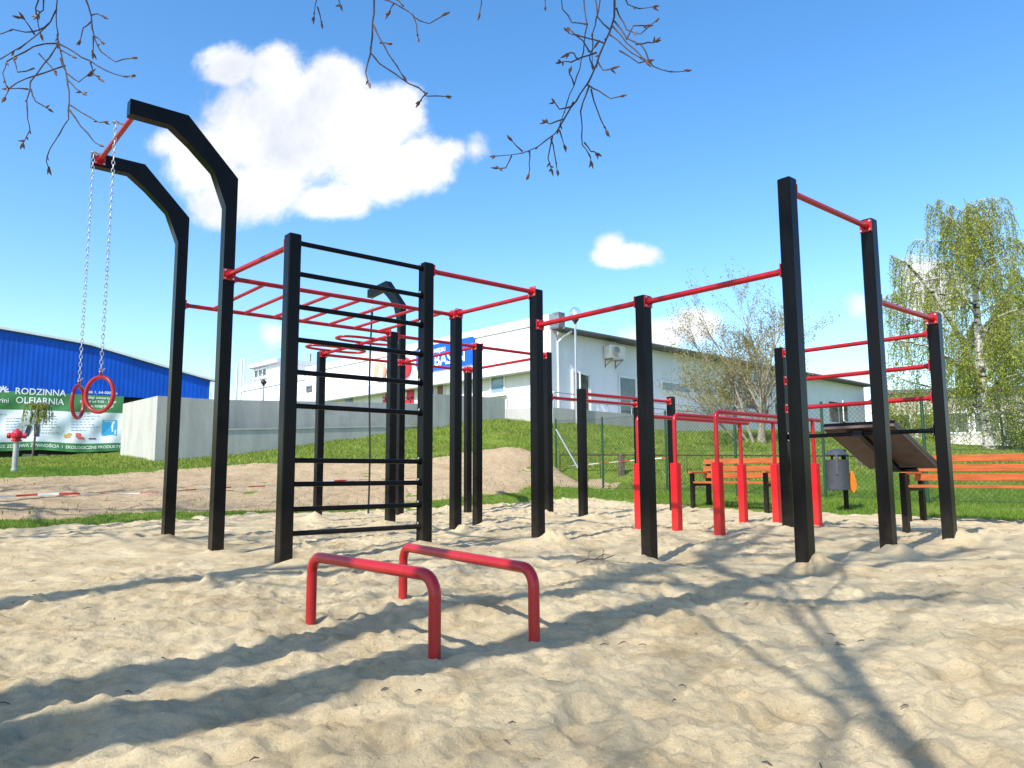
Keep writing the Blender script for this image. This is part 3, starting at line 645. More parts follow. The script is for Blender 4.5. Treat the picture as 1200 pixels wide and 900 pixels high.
# ------------------------------------------------------------------ benches
BROT=YAW-math.pi/2
def bench(px,py,d,ln,label):
    p=at(px,py,d);t=thing('park_bench',label,'park bench',(p[0],p[1],p[2]),BROT,'orange slatted park benches')
    for i,(y,z,tl) in enumerate(((.02,.745,-.05),(.005,.62,-.05),(-.012,.50,-.05))):
        mb=MB();mb.box((ln/2,y-.035,z),(ln+.06,.032,.092),0,None,.004);mb.build('back_slat',M['bench'],t)
    for y in (-.16,-.29,-.42):
        mb=MB();mb.box((ln/2,y,.385),(ln+.0,.115,.034),0,((1,0,0),(0,1,.04),(0,-.04,1)),.004);mb.build('seat_slat',M['bench'],t)
    for x in (.03,ln-.03):
        mb=MB();mb.prism([(-.03,-.25),(.05,-.25),(.055,.80),(.005,.80),(-.03,.4)],(x,0,0),(0,1,0),(0,0,1),(1,0,0),.06);mb.build('rear_leg',M['black'],t)
        mb=MB();mb.box((x,-.46,.14),(.06,.07,.80),0,None,.004);mb.build('front_leg',M['black'],t)
        mb=MB();mb.box((x,-.23,.345),(.05,.42,.045));mb.build('seat_bearer',M['black'],t)
        mb=MB();mb.box((x,-.25,.555),(.075,.56,.032),0,None,.006);mb.build('armrest',M['bench'],t)
bench(829,590.5,13.7,1.48,'shorter-looking orange slatted bench seen between the red dip bar legs')
bench(1079,603,10.4,2.1,'orange slatted bench running out past the frame edge behind the rightmost black post')

# ------------------------------------------------------------------ litter bin
p=at(984,600,12.0);tb=thing('litter_bin','dark grey round litter bin with domed lid and orange side panel on the lawn','litter bin',p,0)
gz=p[2]
mb=MB();mb.lathe([(.0,.335),(.15,.335),(.163,.345),(.163,.80),(.166,.81),(.155,.81),(.15,.36),(0,.36)],n=28);mb.build('drum',M['bingrey'],tb)
mb=MB();mb.lathe([(.0,.86),(.168,.875),(.172,.885),(.12,.945),(.05,.975),(0,.98)],n=28);mb.build('lid',M['bingrey'],tb)
for a in (-2.0,-.2,1.6):
    mb=MB();c=(.166*math.cos(a),.166*math.sin(a),.74);mb.box((c[0],c[1],.73),(.012,.035,.32),a);mb.tube([(c[0]*.98,c[1]*.98,.59),(c[0]*1.09,c[1]*1.09,.59)],.014,8);mb.build('lid_strap',M['bingrey'],tb)
mb=MB();mb.box((.165,.12,.42),(.055,.055,1.1),.3,None,.004);mb.build('pole',M['black'],tb)
mb=MB();out=[]
for q in np.linspace(0,2*math.pi,22)[:-1]:
    v=math.sin(q);out.append((.062*math.cos(q)*(1-.55*max(v,-.2)),.165*v))
mb.prism(out,(.225,.0,.465),(.94,.34,0),(0,0,1),(-.34,.94,0),.035);mb.build('orange_panel',M['orange'],tb)

# ------------------------------------------------------------------ hydrant, weeping tree, stones, shrub
p=at(17,550.5,16);hy=thing('fire_hydrant','red-headed fire hydrant on a grey pipe standing in the grass by the banner','fire hydrant',p,.3)
mb=MB();mb.lathe([(.075,-.1),(.075,.02),(.062,.03),(.058,.66),(.075,.665),(.075,.69)],n=18);mb.build('pipe',M['hydgrey'],hy)
mb=MB();mb.lathe([(.11,.66),(.115,.69),(.085,.70),(.085,.72),(.12,.75),(.125,.82),(.10,.88),(.06,.91),(.035,.925),(.03,.955),(0,.955)],n=20)
for a in (0,math.pi,-math.pi/2):
    d=np.array((math.cos(a),math.sin(a),0));c=np.array((0,0,.79));mb.tube([c+d*.09,c+d*.13,c+d*.135,c+d*.19,c+d*.195,c+d*.205],[.05,.05,.068,.068,.03,.03],14)
mb.build('head',M['hydred'],hy);hy.scale=(.9,.9,.9)
def leaves(name,P,D,ln,wd,m,parent,n_side=1):
    """quads at P pointing along D"""
    n=len(P);P=np.asarray(P);D=np.asarray(D);D=D/(np.linalg.norm(D,axis=1)[:,None]+1e-9)
    rnd=nrng.normal(size=(n,3));S=np.cross(D,rnd);S/=np.linalg.norm(S,axis=1)[:,None]+1e-9
    l=(ln*nrng.uniform(.6,1.35,n))[:,None];w=(wd*nrng.uniform(.6,1.35,n))[:,None]
    V=np.stack([P,P+D*l*.45+S*w/2,P+D*l,P+D*l*.45-S*w/2],1).reshape(-1,3)
    return big_mesh(name,V,np.arange(4*n).reshape(n,4),m,parent)
p=at(37,543,22);wt=thing('weeping_tree','small weeping willow-like tree on a thin leaning stem before the banner','tree',p)
mb=MB();mb.tube([(0,0,-.2),(.03,0,.5),(.06,0,1.1),(.10,0,1.62)],[.035,.03,.027,.03],8)
LP=[];LD=[]
for i in range(46):
    a=rng.uniform(0,6.28);r=rng.uniform(.15,.45);dz=rng.uniform(.25,.85)*(r/.45)**.5;h=rng.uniform(.02,.14)
    P0=np.array((.10,0,1.62));pts=[P0,P0+np.array((math.cos(a)*r*.5,math.sin(a)*r*.5,h)),P0+np.array((math.cos(a)*r*.9,math.sin(a)*r*.9,h*.3)),P0+np.array((math.cos(a)*r,math.sin(a)*r,-dz*.5)),P0+np.array((math.cos(a)*r*1.02,math.sin(a)*r*1.02,-dz))]
    mb.tube(pts,[.012,.008,.006,.004,.003],4)
    for k in range(26):
        q=rng.uniform(.15,3.99);j=int(q);f=q-j;c=pts[j]*(1-f)+pts[j+1]*f
        LP.append(c);LD.append((rng.gauss(0,.5),rng.gauss(0,.5),-.6+rng.gauss(0,.3)))
mb.build('trunk',M['bark'],wt);leaves('crown',LP,LD,.075,.03,M['weepleaf'],wt)
def lump(name,label,cat,p,size,m,seed,group=None):
    mb=MB();n1,n2=14,9;vs=[];r=np.random.default_rng(seed)
    for i in range(n2):
        th=math.pi*i/(n2-1)
        for j in range(n1):
            ph=2*math.pi*j/n1;k=1+.25*math.sin(3*ph+seed)*math.sin(th)+.15*math.cos(2*th*2+ph)+r.normal(0,.05)
            vs.append((size[0]*math.sin(th)*math.cos(ph)*k,size[1]*math.sin(th)*math.sin(ph)*k,size[2]*math.cos(th)*k+size[2]*.6))
    fs=[(i*n1+j,i*n1+(j+1)%n1,(i+1)*n1+(j+1)%n1,(i+1)*n1+j) for i in range(n2-1) for j in range(n1)]
    mb.add(vs,fs);o=mb.build(name,m,None,p);return tag(o,label,cat,group)
lump('boulder','large yellowish boulder at the grass edge below the banner','boulder',at(73,542,23.5),(.22,.2,.12),M['stone'],3)
lump('boulder','small flat yellowish stone left of the large boulder','boulder',at(61,543,23.3),(.14,.13,.06),M['stone'],5)
p=at(25,542.5,22.6);sh=thing('low_shrub','tiny green shrub at the foot of the weeping tree','shrub',p)
n=260;a=nrng.uniform(0,6.28,n);r=.2*np.sqrt(nrng.uniform(0,1,n));P=np.stack([np.cos(a)*r,np.sin(a)*r,nrng.uniform(0,.16,n)],-1)
leaves('foliage',P,nrng.normal(size=(n,3))+np.array((0,0,.6)),.06,.03,M['grass'],sh)
mb=MB();mb.tube([(0,0,-.1),(0,0,.12)],.01,5);mb.build('stem',M['bark'],sh)

# ------------------------------------------------------------------ barrier tape
tp=[(-120,589,9.6),(20,581,11.2),(60,578.5,11.5),(110,578.5,11.8),(160,578,12.1),(215,574.5,12.4),(270,571,12.8),(325,569,13.2),(400,563,14.2),(470,561,15.2),(540,557,16.2),(600,553,17.2),(652,547.5,19.55),(690,544,19.3),(746,539,18.7),(785,536,18.2)]
W3=[np.array(at(*q)) for q in tp];pts=[]
for i in range(len(W3)-1):
    for k in range(10): f=k/10;pts.append(W3[i]*(1-f)+W3[i+1]*f)
pts.append(W3[-1]);pts=np.array(pts);seg=np.r_[0,np.cumsum(np.linalg.norm(np.diff(pts,axis=0),axis=1))]
V=[];
for i,q in enumerate(pts):
    tw=.9+.8*math.sin(seg[i]*1.3)+.5*math.sin(seg[i]*3.1+1);hw=.0145 if q[1]<15 else .011
    V+=[q+np.array((.3*math.cos(tw),-math.cos(tw)*.9,math.sin(tw)))*hw,q-np.array((.3*math.cos(tw),-math.cos(tw)*.9,math.sin(tw)))*hw]
i=np.arange(len(pts)-1)[:,None]*2
tape=big_mesh('barrier_tape',np.array(V),i+np.array([[0,1,3,2]]),M['tape'])
uv=tape.data.uv_layers.new(name='UVMap');ul=np.zeros((len(tape.data.loops),2),np.float32);vi=np.zeros(len(tape.data.loops),np.int32);tape.data.loops.foreach_get('vertex_index',vi);ul[:,0]=seg[vi//2]/.55;uv.data.foreach_set('uv',ul.ravel())
tag(tape,'red and white barrier tape sagging across the bare earth to the fence','barrier tape')

# ------------------------------------------------------------------ chain-link fence
FPX=[(1330,596,10.9,462),(1088,590,12.6,470),(968,584,13.9,475),(864,579.5,15.3,482),(782,575,16.8,487),(707,575,18.3,490),(652,571,19.7,490)]
b0=at(*FPX[1][:3]);cf=thing('chain_link_fence','green chain-link fence on thin green posts behind the benches','fence',b0)
b0=np.array(b0);feet=[np.array(at(a,b,d)) for a,b,d,_ in FPX];tops=[f+np.array((0,0,1.74)) for f in feet]
for f,t in zip(feet,tops):
    mb=MB();mb.tube([f-b0-np.array((0,0,.3)),t-b0],.026,10);mb.tube([t-b0,t-b0+np.array((0,0,.02))],[.03,.015],10);mb.build('fence_post',M['fgreen'],cf)
mb=MB();e=feet[-1]-b0;dirn=(feet[-2]-feet[-1]);dirn/=np.linalg.norm(dirn);mb.tube([e+np.array((0,0,1.5)),e+dirn*1.2+np.array((0,0,.1))],.02,8);mb.build('corner_strut',M['handrail'],cf)
mb=MB();st=.085
for i in range(len(feet)-1):
    A,Bq=feet[i],feet[i+1];Lh=np.linalg.norm((Bq-A)[:2]);h=1.68
    def pt(u,v): return A+(Bq-A)*u/Lh+np.array((0,0,.03+v))-b0
    nlin=int((Lh+h)/st)+1
    for sg in (1,-1):
        for k in range(nlin+1):
            u0=-h+k*st
            # line u=u0+v (sg=1) or u=u0+h-v
            v0=max(0,-u0);v1=min(h,Lh-u0)
            if v1<=v0: continue
            f=(lambda v:pt(u0+v,v)) if sg==1 else (lambda v:pt(u0+v,h-v))
            mb.tube([f(v0),f(v1)],.0026,3,cap=False)
    for v in (.02,h*.5,h): mb.tube([pt(0,v),pt(Lh,v)],.003,4)
mb.build('wire_mesh',M['wire'],cf,smooth=False)
# low rusty rail fence at the foot of the slope
RP=[(656,533,20.9),(728,533,20.4),(846,533.5,19.6),(930,534,19.1),(1010,534.5,18.7),(1090,535,18.4)]
rp0=np.array(at(*RP[1]));rp0[2]=tz(rp0[0],rp0[1]);rf=thing('rail_fence','low rusty rail fence with old wooden posts at the foot of the grassy slope','fence',rp0)
tops=[np.array(at(*q)) for q in RP]
mb=MB();mb.tube([t-rp0 for t in tops],.022,6);mb.build('rail',M['rust'],rf)
for i,t in enumerate(tops):
    g=tz(t[0],t[1]);mb=MB();wd=i in(1,4)
    if wd: mb.box(((t-rp0)[0],(t-rp0)[1]+.03,(t[2]+g)/2-rp0[2]-.1),(.15,.13,t[2]-g+.25),.3,None,.02)
    else: mb.tube([np.array((t[0],t[1],g-.2))-rp0,t-rp0],.02,6)
    mb.build('wooden_post' if wd else 'iron_post',M['oldwood' if wd else 'rust'],rf)
for i in range(len(tops)-1):
    for f in (.33,.66):
        t=tops[i]*(1-f)+tops[i+1]*f;g=tz(t[0],t[1]);mb=MB();mb.tube([np.array((t[0],t[1],g-.2))-rp0,t-rp0],.011,5);mb.build('iron_rod',M['rust'],rf)

# ================================================================== concrete walls
AP=np.array((.7314,.682,0.));BP=np.array((.682,-.7314,0.))
Kc=np.array((at(183,500,19)[0],19.,0.))
def prism_xy(mb,foot,z0s,z1s):
    n=len(foot);vs=[(x,y,z) for (x,y),z in zip(foot,z0s)]+[(x,y,z) for (x,y),z in zip(foot,z1s)]
    mb.add(vs,[tuple(range(n-1,-1,-1)),tuple(range(n,2*n))]+[(i,(i+1)%n,n+(i+1)%n,n+i) for i in range(n)])
def wallseg(name,label,a,b,th,za,zb,z0,m='concrete',cope=False,cat='wall'):
    """a,b: xy of the visible face ends; thickness goes behind (along -BP)"""
    a=np.array(a[:2],float);b=np.array(b[:2],float);d=(b-a)/np.linalg.norm(b-a);nrm=np.array((-d[1],d[0]))*th
    org=np.array((a[0],a[1],z0));t=thing(name,label,cat,tuple(org))
    f=[a,b,b+nrm,a+nrm];mb=MB();prism_xy(mb,[tuple(q-org[:2]) for q in f],[-.0]*4,[za-z0,zb-z0,zb-z0,za-z0])
    mb.build('wall_body',M[m],t,smooth=False)
    if cope:
        nn=nrm/th;f=[a-nn*.02,b-nn*.02,b+nrm+nn*.02,a+nrm+nn*.02];mb=MB();prism_xy(mb,[tuple(q-org[:2]) for q in f],[za-z0+.003,zb-z0+.003]+[zb-z0+.003,za-z0+.003],[za-z0+.05,zb-z0+.05,zb-z0+.05,za-z0+.05]);mb.build('coping',M['plinth'],t,smooth=False)
    return t
K=lambda p,q:(Kc+AP*p-BP*q)
# solid block with the sunlit left face
f=[K(0,0),K(1.72,0),K(1.72,2.8),K(0,2.8)];o=np.array((Kc[0],Kc[1],.5));mb=MB();prism_xy(mb,[tuple((q-o)[:2]) for q in f],[0]*4,[2.17]*4)
b=mb.build('concrete_block',M['concrete'],None,tuple(o),smooth=False);tag(b,'massive plain concrete block beside the banner with a sunlit left face','wall')
wallseg('ramp_wall','lower grey concrete wall of the ramp, running right from the block',K(1.724,-.0),K(8.0,-.0),.22,1.86,2.21,.6,cope=True)
wallseg('parapet_wall','long level concrete parapet wall behind the lower ramp wall',K(1.73,1.3),K(10.2,1.3),.22,2.79,3.17,.6)
wallseg('middle_wall','sloping concrete ramp wall between the lower wall and the parapet',K(4.0,.7),K(8.2,.7),.2,2.62,2.24,.6)
wallseg('end_wall','grey concrete wall section nearest the white building, left of its railing',at(499,500,23.85)[:2],at(592,500,26.2)[:2],.3,3.22,3.29,1.2)

# ================================================================== white pool building
C0=np.array((1.6,28.5,0.))
def Bw(p,q,z): return C0+AP*p-BP*q+np.array((0,0,z))
bld=thing('public_building','long white single-storey building with sunlit front and shaded blue-grey side wing on the embankment','building',tuple(Bw(0,0,2.4)))
bo=Bw(0,0,2.4)
def bx(mb,p0,p1,q0,q1,z0,z1):
    f=[Bw(p0,q0,0),Bw(p1,q0,0),Bw(p1,q1,0),Bw(p0,q1,0)];prism_xy(mb,[tuple((q-bo)[:2]) for q in f],[z0-2.4]*4,[z1-2.4]*4);return mb
def part(name,m,boxes,parent=bld):
    mb=MB()
    for b in boxes: bx(mb,*b)
    return mb.build(name,M[m],parent,smooth=False)
part('front_wall','render_white',[(-.25,.2,0,19,1.8,6.36),(-.25,.2,19,27.4,1.8,6.02)])
part('parapet_fascia','fascia',[(-.30,.25,-.04,19.02,6.363,6.70),(-.30,.25,19.03,27.4,6.023,6.36)]+[])
part('fascia_seams','gutter',[(-.303,-.28,q_,q_+.025,6.37,6.69) for q_ in np.arange(1.6,18.8,2.0)])
part('hall_body','render_white',[(.21,14,.25,27.3,1.8,6.3)])
part('corner_trim','fascia',[(-.27,.05,-.10,-.021,1.8,6.08)])
part('side_wall','render_blue',[(.21,3.7,-.02,.24,1.8,6.08),(3.71,28.4,.13,.24,1.8,6.08),(28.1,28.4,.25,9,1.8,6.05)])
o=part('wing_roof','roofdark',[(-.22,28.75,-.47,-.05,6.10,6.17),(.26,28.75,-.045,9.5,6.10,6.17)])
part('roof_edge','fascia',[(28.3,28.8,-.47,9.5,6.173,6.21),(.3,28.3,-.40,9.5,6.173,6.20)],o)
gq=MB();gq.tube([Bw(.0,-.53,6.13)-bo,Bw(28.7,-.53,6.13)-bo],.052,8);gq.build('gutter',M['gutter'],bld)
def pipe_on(p,q,z0,z1,m='white',r=.05,nm='downpipe'):
    mb=MB();mb.tube([Bw(p,q,z0)-bo,Bw(p,q,z1)-bo],r,8);return mb.build(nm,M[m],bld)
dp=MB();dp.tube([Bw(.45,-.5,6.05)-bo,Bw(.2,-.3,5.85)-bo,Bw(.1,-.1,5.65)-bo,Bw(.1,-.1,2.2)-bo],.045,8);dp.build('downpipe',M['white'],bld)
pipe_on(17.9,-.0,2.2,6.05)
part('canopy','fascia',[(-.75,-.26,.25,17.5,4.56,4.98)])
# tower at the far end
part('tower','render_white',[(.4,7,23.6,27.2,6.0,7.55)])
part('tower_roof','fascia',[(.1,7.3,23.3,27.5,7.553,7.80)])
for q,h in ((27.5,8.2),(27.9,8.25),(28.6,8.0)): pipe_on(-.1,q,2.2,h,'fascia',.07,'flue_pipe')
an=MB();an.tube([Bw(1.5,25.6,7.8)-bo,Bw(1.5,25.6,9.2)-bo],.03,6);an.tube([Bw(1.5,25.2,8.75)-bo,Bw(1.5,26.0,8.75)-bo],.02,5);an.tube([Bw(3,24.6,7.8)-bo,Bw(3,24.6,8.5)-bo],.05,6);an.build('antenna',M['gutter'],bld)
part('roof_vent','gutter',[(.65,1.0,.35,.7,6.3,6.98)]);part('roof_unit','roofdark',[(2.2,3.6,1.0,2.2,6.24,6.55)]);part('roof_hatch','white',[(15,18,2.0,4.0,6.24,6.75),(19,20,1.5,2.5,6.24,6.7)])
def window_p(px0,px1,py0,py1,q,pane='pane',tilt=False,name='window',fr='white',d_in=.0,sill=True,mull=0):
    def solve(px):
        r=ray(px,450);c=C0-BP*q;k=r[0]/r[1];return (k*c[1]-c[0])/(AP[0]-k*AP[1])
    p0,p1=solve(px0),solve(px1)
    y0=(C0-BP*q+AP*p0)[1];pm=(px0+px1)/2;pc=(p0+p1)/2;ym=(C0-BP*q+AP*pc)[1];z1=hgt(pm,py0,ym);z0=hgt(pm,py1,ym)
    return win_box(p0,p1,q,z0,z1,'p',pane,tilt,name,fr,sill,mull)
def win_box(u0,u1,w,z0,z1,ax,pane,tilt,name,fr,sill,mull):
    t=.09;mb=MB()
    def add(mb,a0,a1,b0,b1,zz0,zz1):
        if ax=='p': bx(mb,a0,a1,w-b1,w-b0,zz0,zz1)
        else: bx(mb,w-b1,w-b0,a0,a1,zz0,zz1)
    add(mb,u0,u0+t,.0,.06,z0,z1);add(mb,u1-t,u1,.0,.06,z0,z1);add(mb,u0+t+.002,u1-t-.002,0,.058,z0,z0+t);add(mb,u0+t+.002,u1-t-.002,0,.058,z1-t,z1)
    for i in range(mull):
        um=u0+(u1-u0)*(i+1)/(mull+1);add(mb,um-.035,um+.035,0,.054,z0+t+.002,z1-t-.002)
    # frame bars and mullions
    o=mb.build(name,M[fr],bld,smooth=False)
    mb=MB();add(mb,u0+t*.8,u1-t*.8,.005,.03,z0+t*.8,z1-t*.8);mb.build('pane',M[pane],o,smooth=False)
    if sill:
        mb=MB();add(mb,u0-.06,u1+.06,.0,.16,z0-.06,z0-.003);mb.build('sill',M['white'],o,smooth=False)
    if tilt:
        mb=MB();a=np.array(add and (Bw(u0,w-0,z0) if ax=='p' else Bw(w,u0,z0)))-bo
        mb.add([],[])
        L0=(u1-u0)-2*t;ang=.32
        if ax=='p':
            org=Bw(u1-t,w,z0+t)-bo;dv=-AP*math.cos(ang)+BP*math.sin(ang)
        else:
            org=Bw(w,u1-t,z0+t)-bo;dv=BP*math.cos(ang)-AP*math.sin(ang)
        nn=np.cross(dv,(0,0,1));hh=z1-z0-2*t
        c=org+dv*L0*.5+np.array((0,0,hh/2))+nn*.0
        for e0,e1,f0,f1 in ((0,.07,0,hh),(L0-.07,L0,0,hh),(.07,L0-.07,0,.07),(.07,L0-.07,hh-.07,hh)):
            mb.box(org+dv*(e0+e1)/2+np.array((0,0,(f0+f1)/2)),(e1-e0,.05,f1-f0),0,(dv,nn,(0,0,1)))
        mb.build('open_sash',M[fr],o,smooth=False)
    return o
window_p(670,692,435,488,-.02,'pane',True)
window_p(724,745,441,488,.13,'pane')
window_p(774,806,447.5,460.5,.13,'paneblind')
window_p(812,840,453.5,464,.13,'paneblind')
window_p(871,884,463,481,.13,'brownfr',name='window')
window_p(968,992,470,497,.13,'pane',True,mull=1)
window_p(905,925,464,490,.13,'pane')
def window_q(px0,px1,py0,py1,p,pane='pane',name='window',fr='white',sill=True,mull=0,tilt=False):
    def solve(px):
        r=ray(px,450);c=C0+AP*p;k=r[0]/r[1];return (c[0]-k*c[1])/(BP[0]-k*BP[1])
    q0,q1=sorted((solve(px0),solve(px1)));ym=(C0+AP*p-BP*(q0+q1)/2)[1];z1=hgt((px0+px1)/2,py0,ym);z0=hgt((px0+px1)/2,py1,ym)
    return win_box(q0,q1,p,z0,z1,'q',pane,tilt,name,fr,sill,mull)
window_q(575,593,437,463,-.25,'paneblue',tilt=False,mull=0)
window_q(512,522,448,478,-.25,'brownfr',name='entrance_door',fr='fascia',sill=False)
window_q(500,511,448,478,-.25,'pane',name='entrance_window',fr='fascia',sill=False,mull=1)
window_q(404,417,464,476,-.25,'paneblue')
window_q(298,313,432,443,.4,'pane',mull=2)
window_q(360,366,452,459,-.25,'gutter',name='wall_vent',fr='gutter',sill=False)
# air conditioners
def aircon(px0,px1,py0,py1,q,label):
    c=C0-BP*q
    def solve(px):
        r=ray(px,450);k=r[0]/r[1];return (k*c[1]-c[0])/(AP[0]-k*AP[1])
    p0,p1=solve(px0),solve(px1);y=(c+AP*(p0+p1)/2)[1];z1=hgt((px0+px1)/2,py0,y);z0=hgt((px0+px1)/2,py1,y)
    p1=min(p1,p0+1.0);w=p1-p0;h=z1-z0;org=c+AP*p0+np.array((0,0,z0))
    t=thing('air_conditioner',label,'air conditioner',tuple(org),0,'outdoor air conditioner units on the wing')
    mb=MB();mb.box(AP*w/2+BP*.24+np.array((0,0,h/2)),(w,.36,h),0,(AP,BP,(0,0,1)),.015);mb.build('casing',M['cream'],t)
    mb=MB();cc=AP*w*.42+BP*.425+np.array((0,0,h/2))
    mb.tube([cc,cc+BP*.02],h*.40,24);mb.build('fan_grille',M['gutter'],t)
    mb=MB()
    for rr in (.37,.28,.19,.10): mb.tube([cc+BP*.028+AP*h*rr*math.cos(a)+np.array((0,0,h*rr*math.sin(a))) for a in np.linspace(0,2*math.pi,25)[:-1]],.008,5,closed=True)
    mb.build('grille_rings',M['cream'],t)
    mb=MB()
    for f in (.15,.85):
        mb.tube([AP*w*f+BP*.01+np.array((0,0,-.35)),AP*w*f+BP*.01+np.array((0,0,-.03)),AP*w*f+BP*.42+np.array((0,0,-.03))],.02,6)
        mb.tube([AP*w*f+BP*.02+np.array((0,0,-.3)),AP*w*f+BP*.38+np.array((0,0,-.05))],.014,6)
    mb.build('wall_bracket',M['gutter'],t)
aircon(707,724,406.5,421.5,-.02,'cream air conditioner on the wing wall above the two tall windows')
aircon(873,889,436,452,.13,'cream air conditioner on the wing wall behind the budding tree')
# signs on the front
def solve_q(px,p):
    r=ray(px,450);c=C0+AP*p;k=r[0]/r[1];return (c[0]-k*c[1])/(BP[0]-k*BP[1])
U=BP.copy();V3=np.array((0,0,1.))
pS=-.31;q0=solve_q(556,pS);q1=q0+4.1
so=Bw(pS,q1,5.27);W_=q1-q0;Hs=1.17
sg=thing('wall_sign','big blue sign with white lettering on the front of the white building','sign',tuple(so))
out=[(.35,0),(W_,0),(W_,Hs-.1),(W_-.1,Hs),(.1,Hs),(0,Hs-.1),(0,.35),(.1,.12)]
mb=MB();mb.prism(out,(0,0,0),U,V3,AP,.06);mb.build('panel',M['signblue'],sg,smooth=False)
mb=MB();text_mb('BASEN',.74,mb,U*(W_*.60)+V3*.42-AP*.035,U,V3,.014,squash=.98);text_mb('MIEJSKI',.27,mb,U*(W_*.43)+V3*.86-AP*.035,U,V3,.004);mb.build('lettering',M['white'],sg,smooth=False)
for nm,m,cx_,cz_,rr in (('white_disc','white',.62,.70,.30),('coral_disc','coral',.72,.62,.22),('teal_disc','teal',.55,.34,.27)):
    mb=MB();c=U*cx_+V3*cz_-AP*(.034+.003*('coral' in nm)+.005*('teal' in nm));mb.tube([c,c-AP*.004],rr,24);mb.build(nm,M[m],sg)
def disc(px,py,dia,m,label,letters,m2):
    q=solve_q(px,-.29);pos=Bw(-.29,q,0);z=hgt(px,py,pos[1]);pos[2]=z
    t=thing('round_sign',label,'sign',tuple(pos),0,'round signs on the white front')
    mb=MB();mb.tube([(0,0,0),-AP*.12],dia/2,28);mb.build('disc',M[m],t)
    mb=MB()
    if letters: text_mb(letters,dia*.5,mb,-AP*.125+V3*.06,U,V3,.01)
    else:
        mb.prism([(-.3*dia,-.42*dia),(.3*dia,-.42*dia),(.40*dia,-.25*dia),(-.40*dia,-.25*dia)],-AP*.126,U,V3,AP,.004);mb.prism([(.02*dia,-.2*dia),(.3*dia,-.2*dia),(.34*dia,.2*dia),(.12*dia,.38*dia)],-AP*.126,U,V3,AP,.004)
    mb.build('emblem',M[m2],t,smooth=False)
disc(446,436,.92,'peach','round peach sign with a darker base, left of the black double posts','','white')
disc(474.5,431,1.0,'signred','round crimson sign with a white letter, beside the black double posts','P','white')
def poster(px0,px1,py0,py1,label,words):
    q0,q1=solve_q(px1,-.28),solve_q(px0,-.28);y=Bw(-.28,(q0+q1)/2,0)[1];z1=hgt((px0+px1)/2,py0,y);z0=hgt((px0+px1)/2,py1,y)
    t=thing('shop_poster',label,'poster',tuple(Bw(-.28,q1,z0)));w=q1-q0;h=z1-z0
    mb=MB();mb.prism([(0,0),(w,0),(w,h),(0,h)],(0,0,0),U,V3,AP,.03);mb.build('panel',M['signred'],t,smooth=False)
    mb=MB()
    mb.tube([U*w*.3+V3*h*.62-AP*.016,U*w*.3+V3*h*.62-AP*.02],w*.16,16);mb.prism([(w*.1,h*.3),(w*.42,h*.3),(w*.4,h*.38),(w*.12,h*.38)],-AP*.018,U,V3,AP,.004);mb.build('print',M['bwhite'],t,smooth=False)
    mb=MB()
    for a,b in ((.5,.35),(.68,.22),(.8,.4)): mb.tube([U*w*a+V3*h*b-AP*.02,U*w*(a+.07)+V3*h*(b-.12)-AP*.02,U*w*(a+.12)+V3*h*(b+.04)-AP*.02],.035,6)
    mb.build('dark_print',M['ink'],t)
poster(449,455,457,473,'narrow red shop poster left of the black double posts',0)
poster(471,485,455,474,'wide red shop poster right of the black double posts',0)
# terrace with railing
tf=[at(592.5,490,26.25)[:2],at(648,490,26.0)[:2]];tend=np.array(tf[1])+AP[:2]*11.5
org=np.array((*tf[1],2.2))
f=[np.array(tf[0]),np.array(tf[1]),tend,tend-BP[:2]*2.6,np.array(tf[0])+AP[:2]*2.4]
ter=thing('terrace_wall','concrete terrace base round the corner of the white building','wall',tuple(org))
mb=MB();prism_xy(mb,[tuple(q-org[:2]) for q in f],[-.7]*5,[.74]*5);mb.build('wall_body',M['plinth'],ter,smooth=False)
rl=thing('terrace_railing','thin steel railing along the terrace edge at the building corner','railing',(org[0],org[1],2.94))
mb=MB();path=[np.array((*(np.array(tf[0])+AP[:2]*.08),0)),np.array((*(np.array(tf[1])+AP[:2]*.1-BP[:2]*.03),0)),np.array((*(tend-BP[:2]*.08),0))]
o3=np.array((org[0],org[1],0))
for z in (.54,.30): mb.tube([q-o3+np.array((0,0,z)) for q in path],.022,7)
mb.build('handrail',M['handrail'],rl)
def lerp_path(n0,n1): 
    return [path[0]*(1-f)+path[1]*f for f in np.linspace(0,1,n0)]+[path[1]*(1-f)+path[2]*f for f in np.linspace(0,1,n1)][1:]
for q in lerp_path(3,9):
    mb=MB();mb.tube([q-o3,q-o3+np.array((0,0,.54))],.02,6);mb.build('baluster',M['handrail'],rl)
# street lamps
def lamp(px,d,pyt,zb,label):
    x,y,zt=at(px,pyt,d);t=thing('street_lamp',label,'street lamp',(x,y,zb),0,'globe street lamps');h=zt-zb
    mb=MB();mb.tube([(0,0,-.3),(0,0,h*.3),(0,0,h)],[.055,.05,.04],10);mb.build('pole',M['handrail'],t)
    mb=MB();mb.lathe([(.03,h-.22),(.06,h-.12),(.14,h-.02),(.10,h+.05),(.03,h+.10)],n=16);mb.build('lamp_holder',M['lampdark'],t)
    mb=MB();prof=[(max(.21*math.sin(a),.002),h+.22-.21*math.cos(a)) for a in np.linspace(.35,math.pi,16)];mb.lathe(prof,n=22);mb.build('globe',M['globe'],t)
    mb=MB();mb.lathe([(.005,h+.28),(.09,h+.13),(.02,h+.10)],n=12);mb.build('reflector_cone',M['cream'],t)
lamp(674,26.6,374,2.3,'slim grey street lamp with a clear globe before the blue-grey wing')
lamp(309,33,447.5,1.6,'street lamp with a clear globe rising behind the concrete parapet at the left')

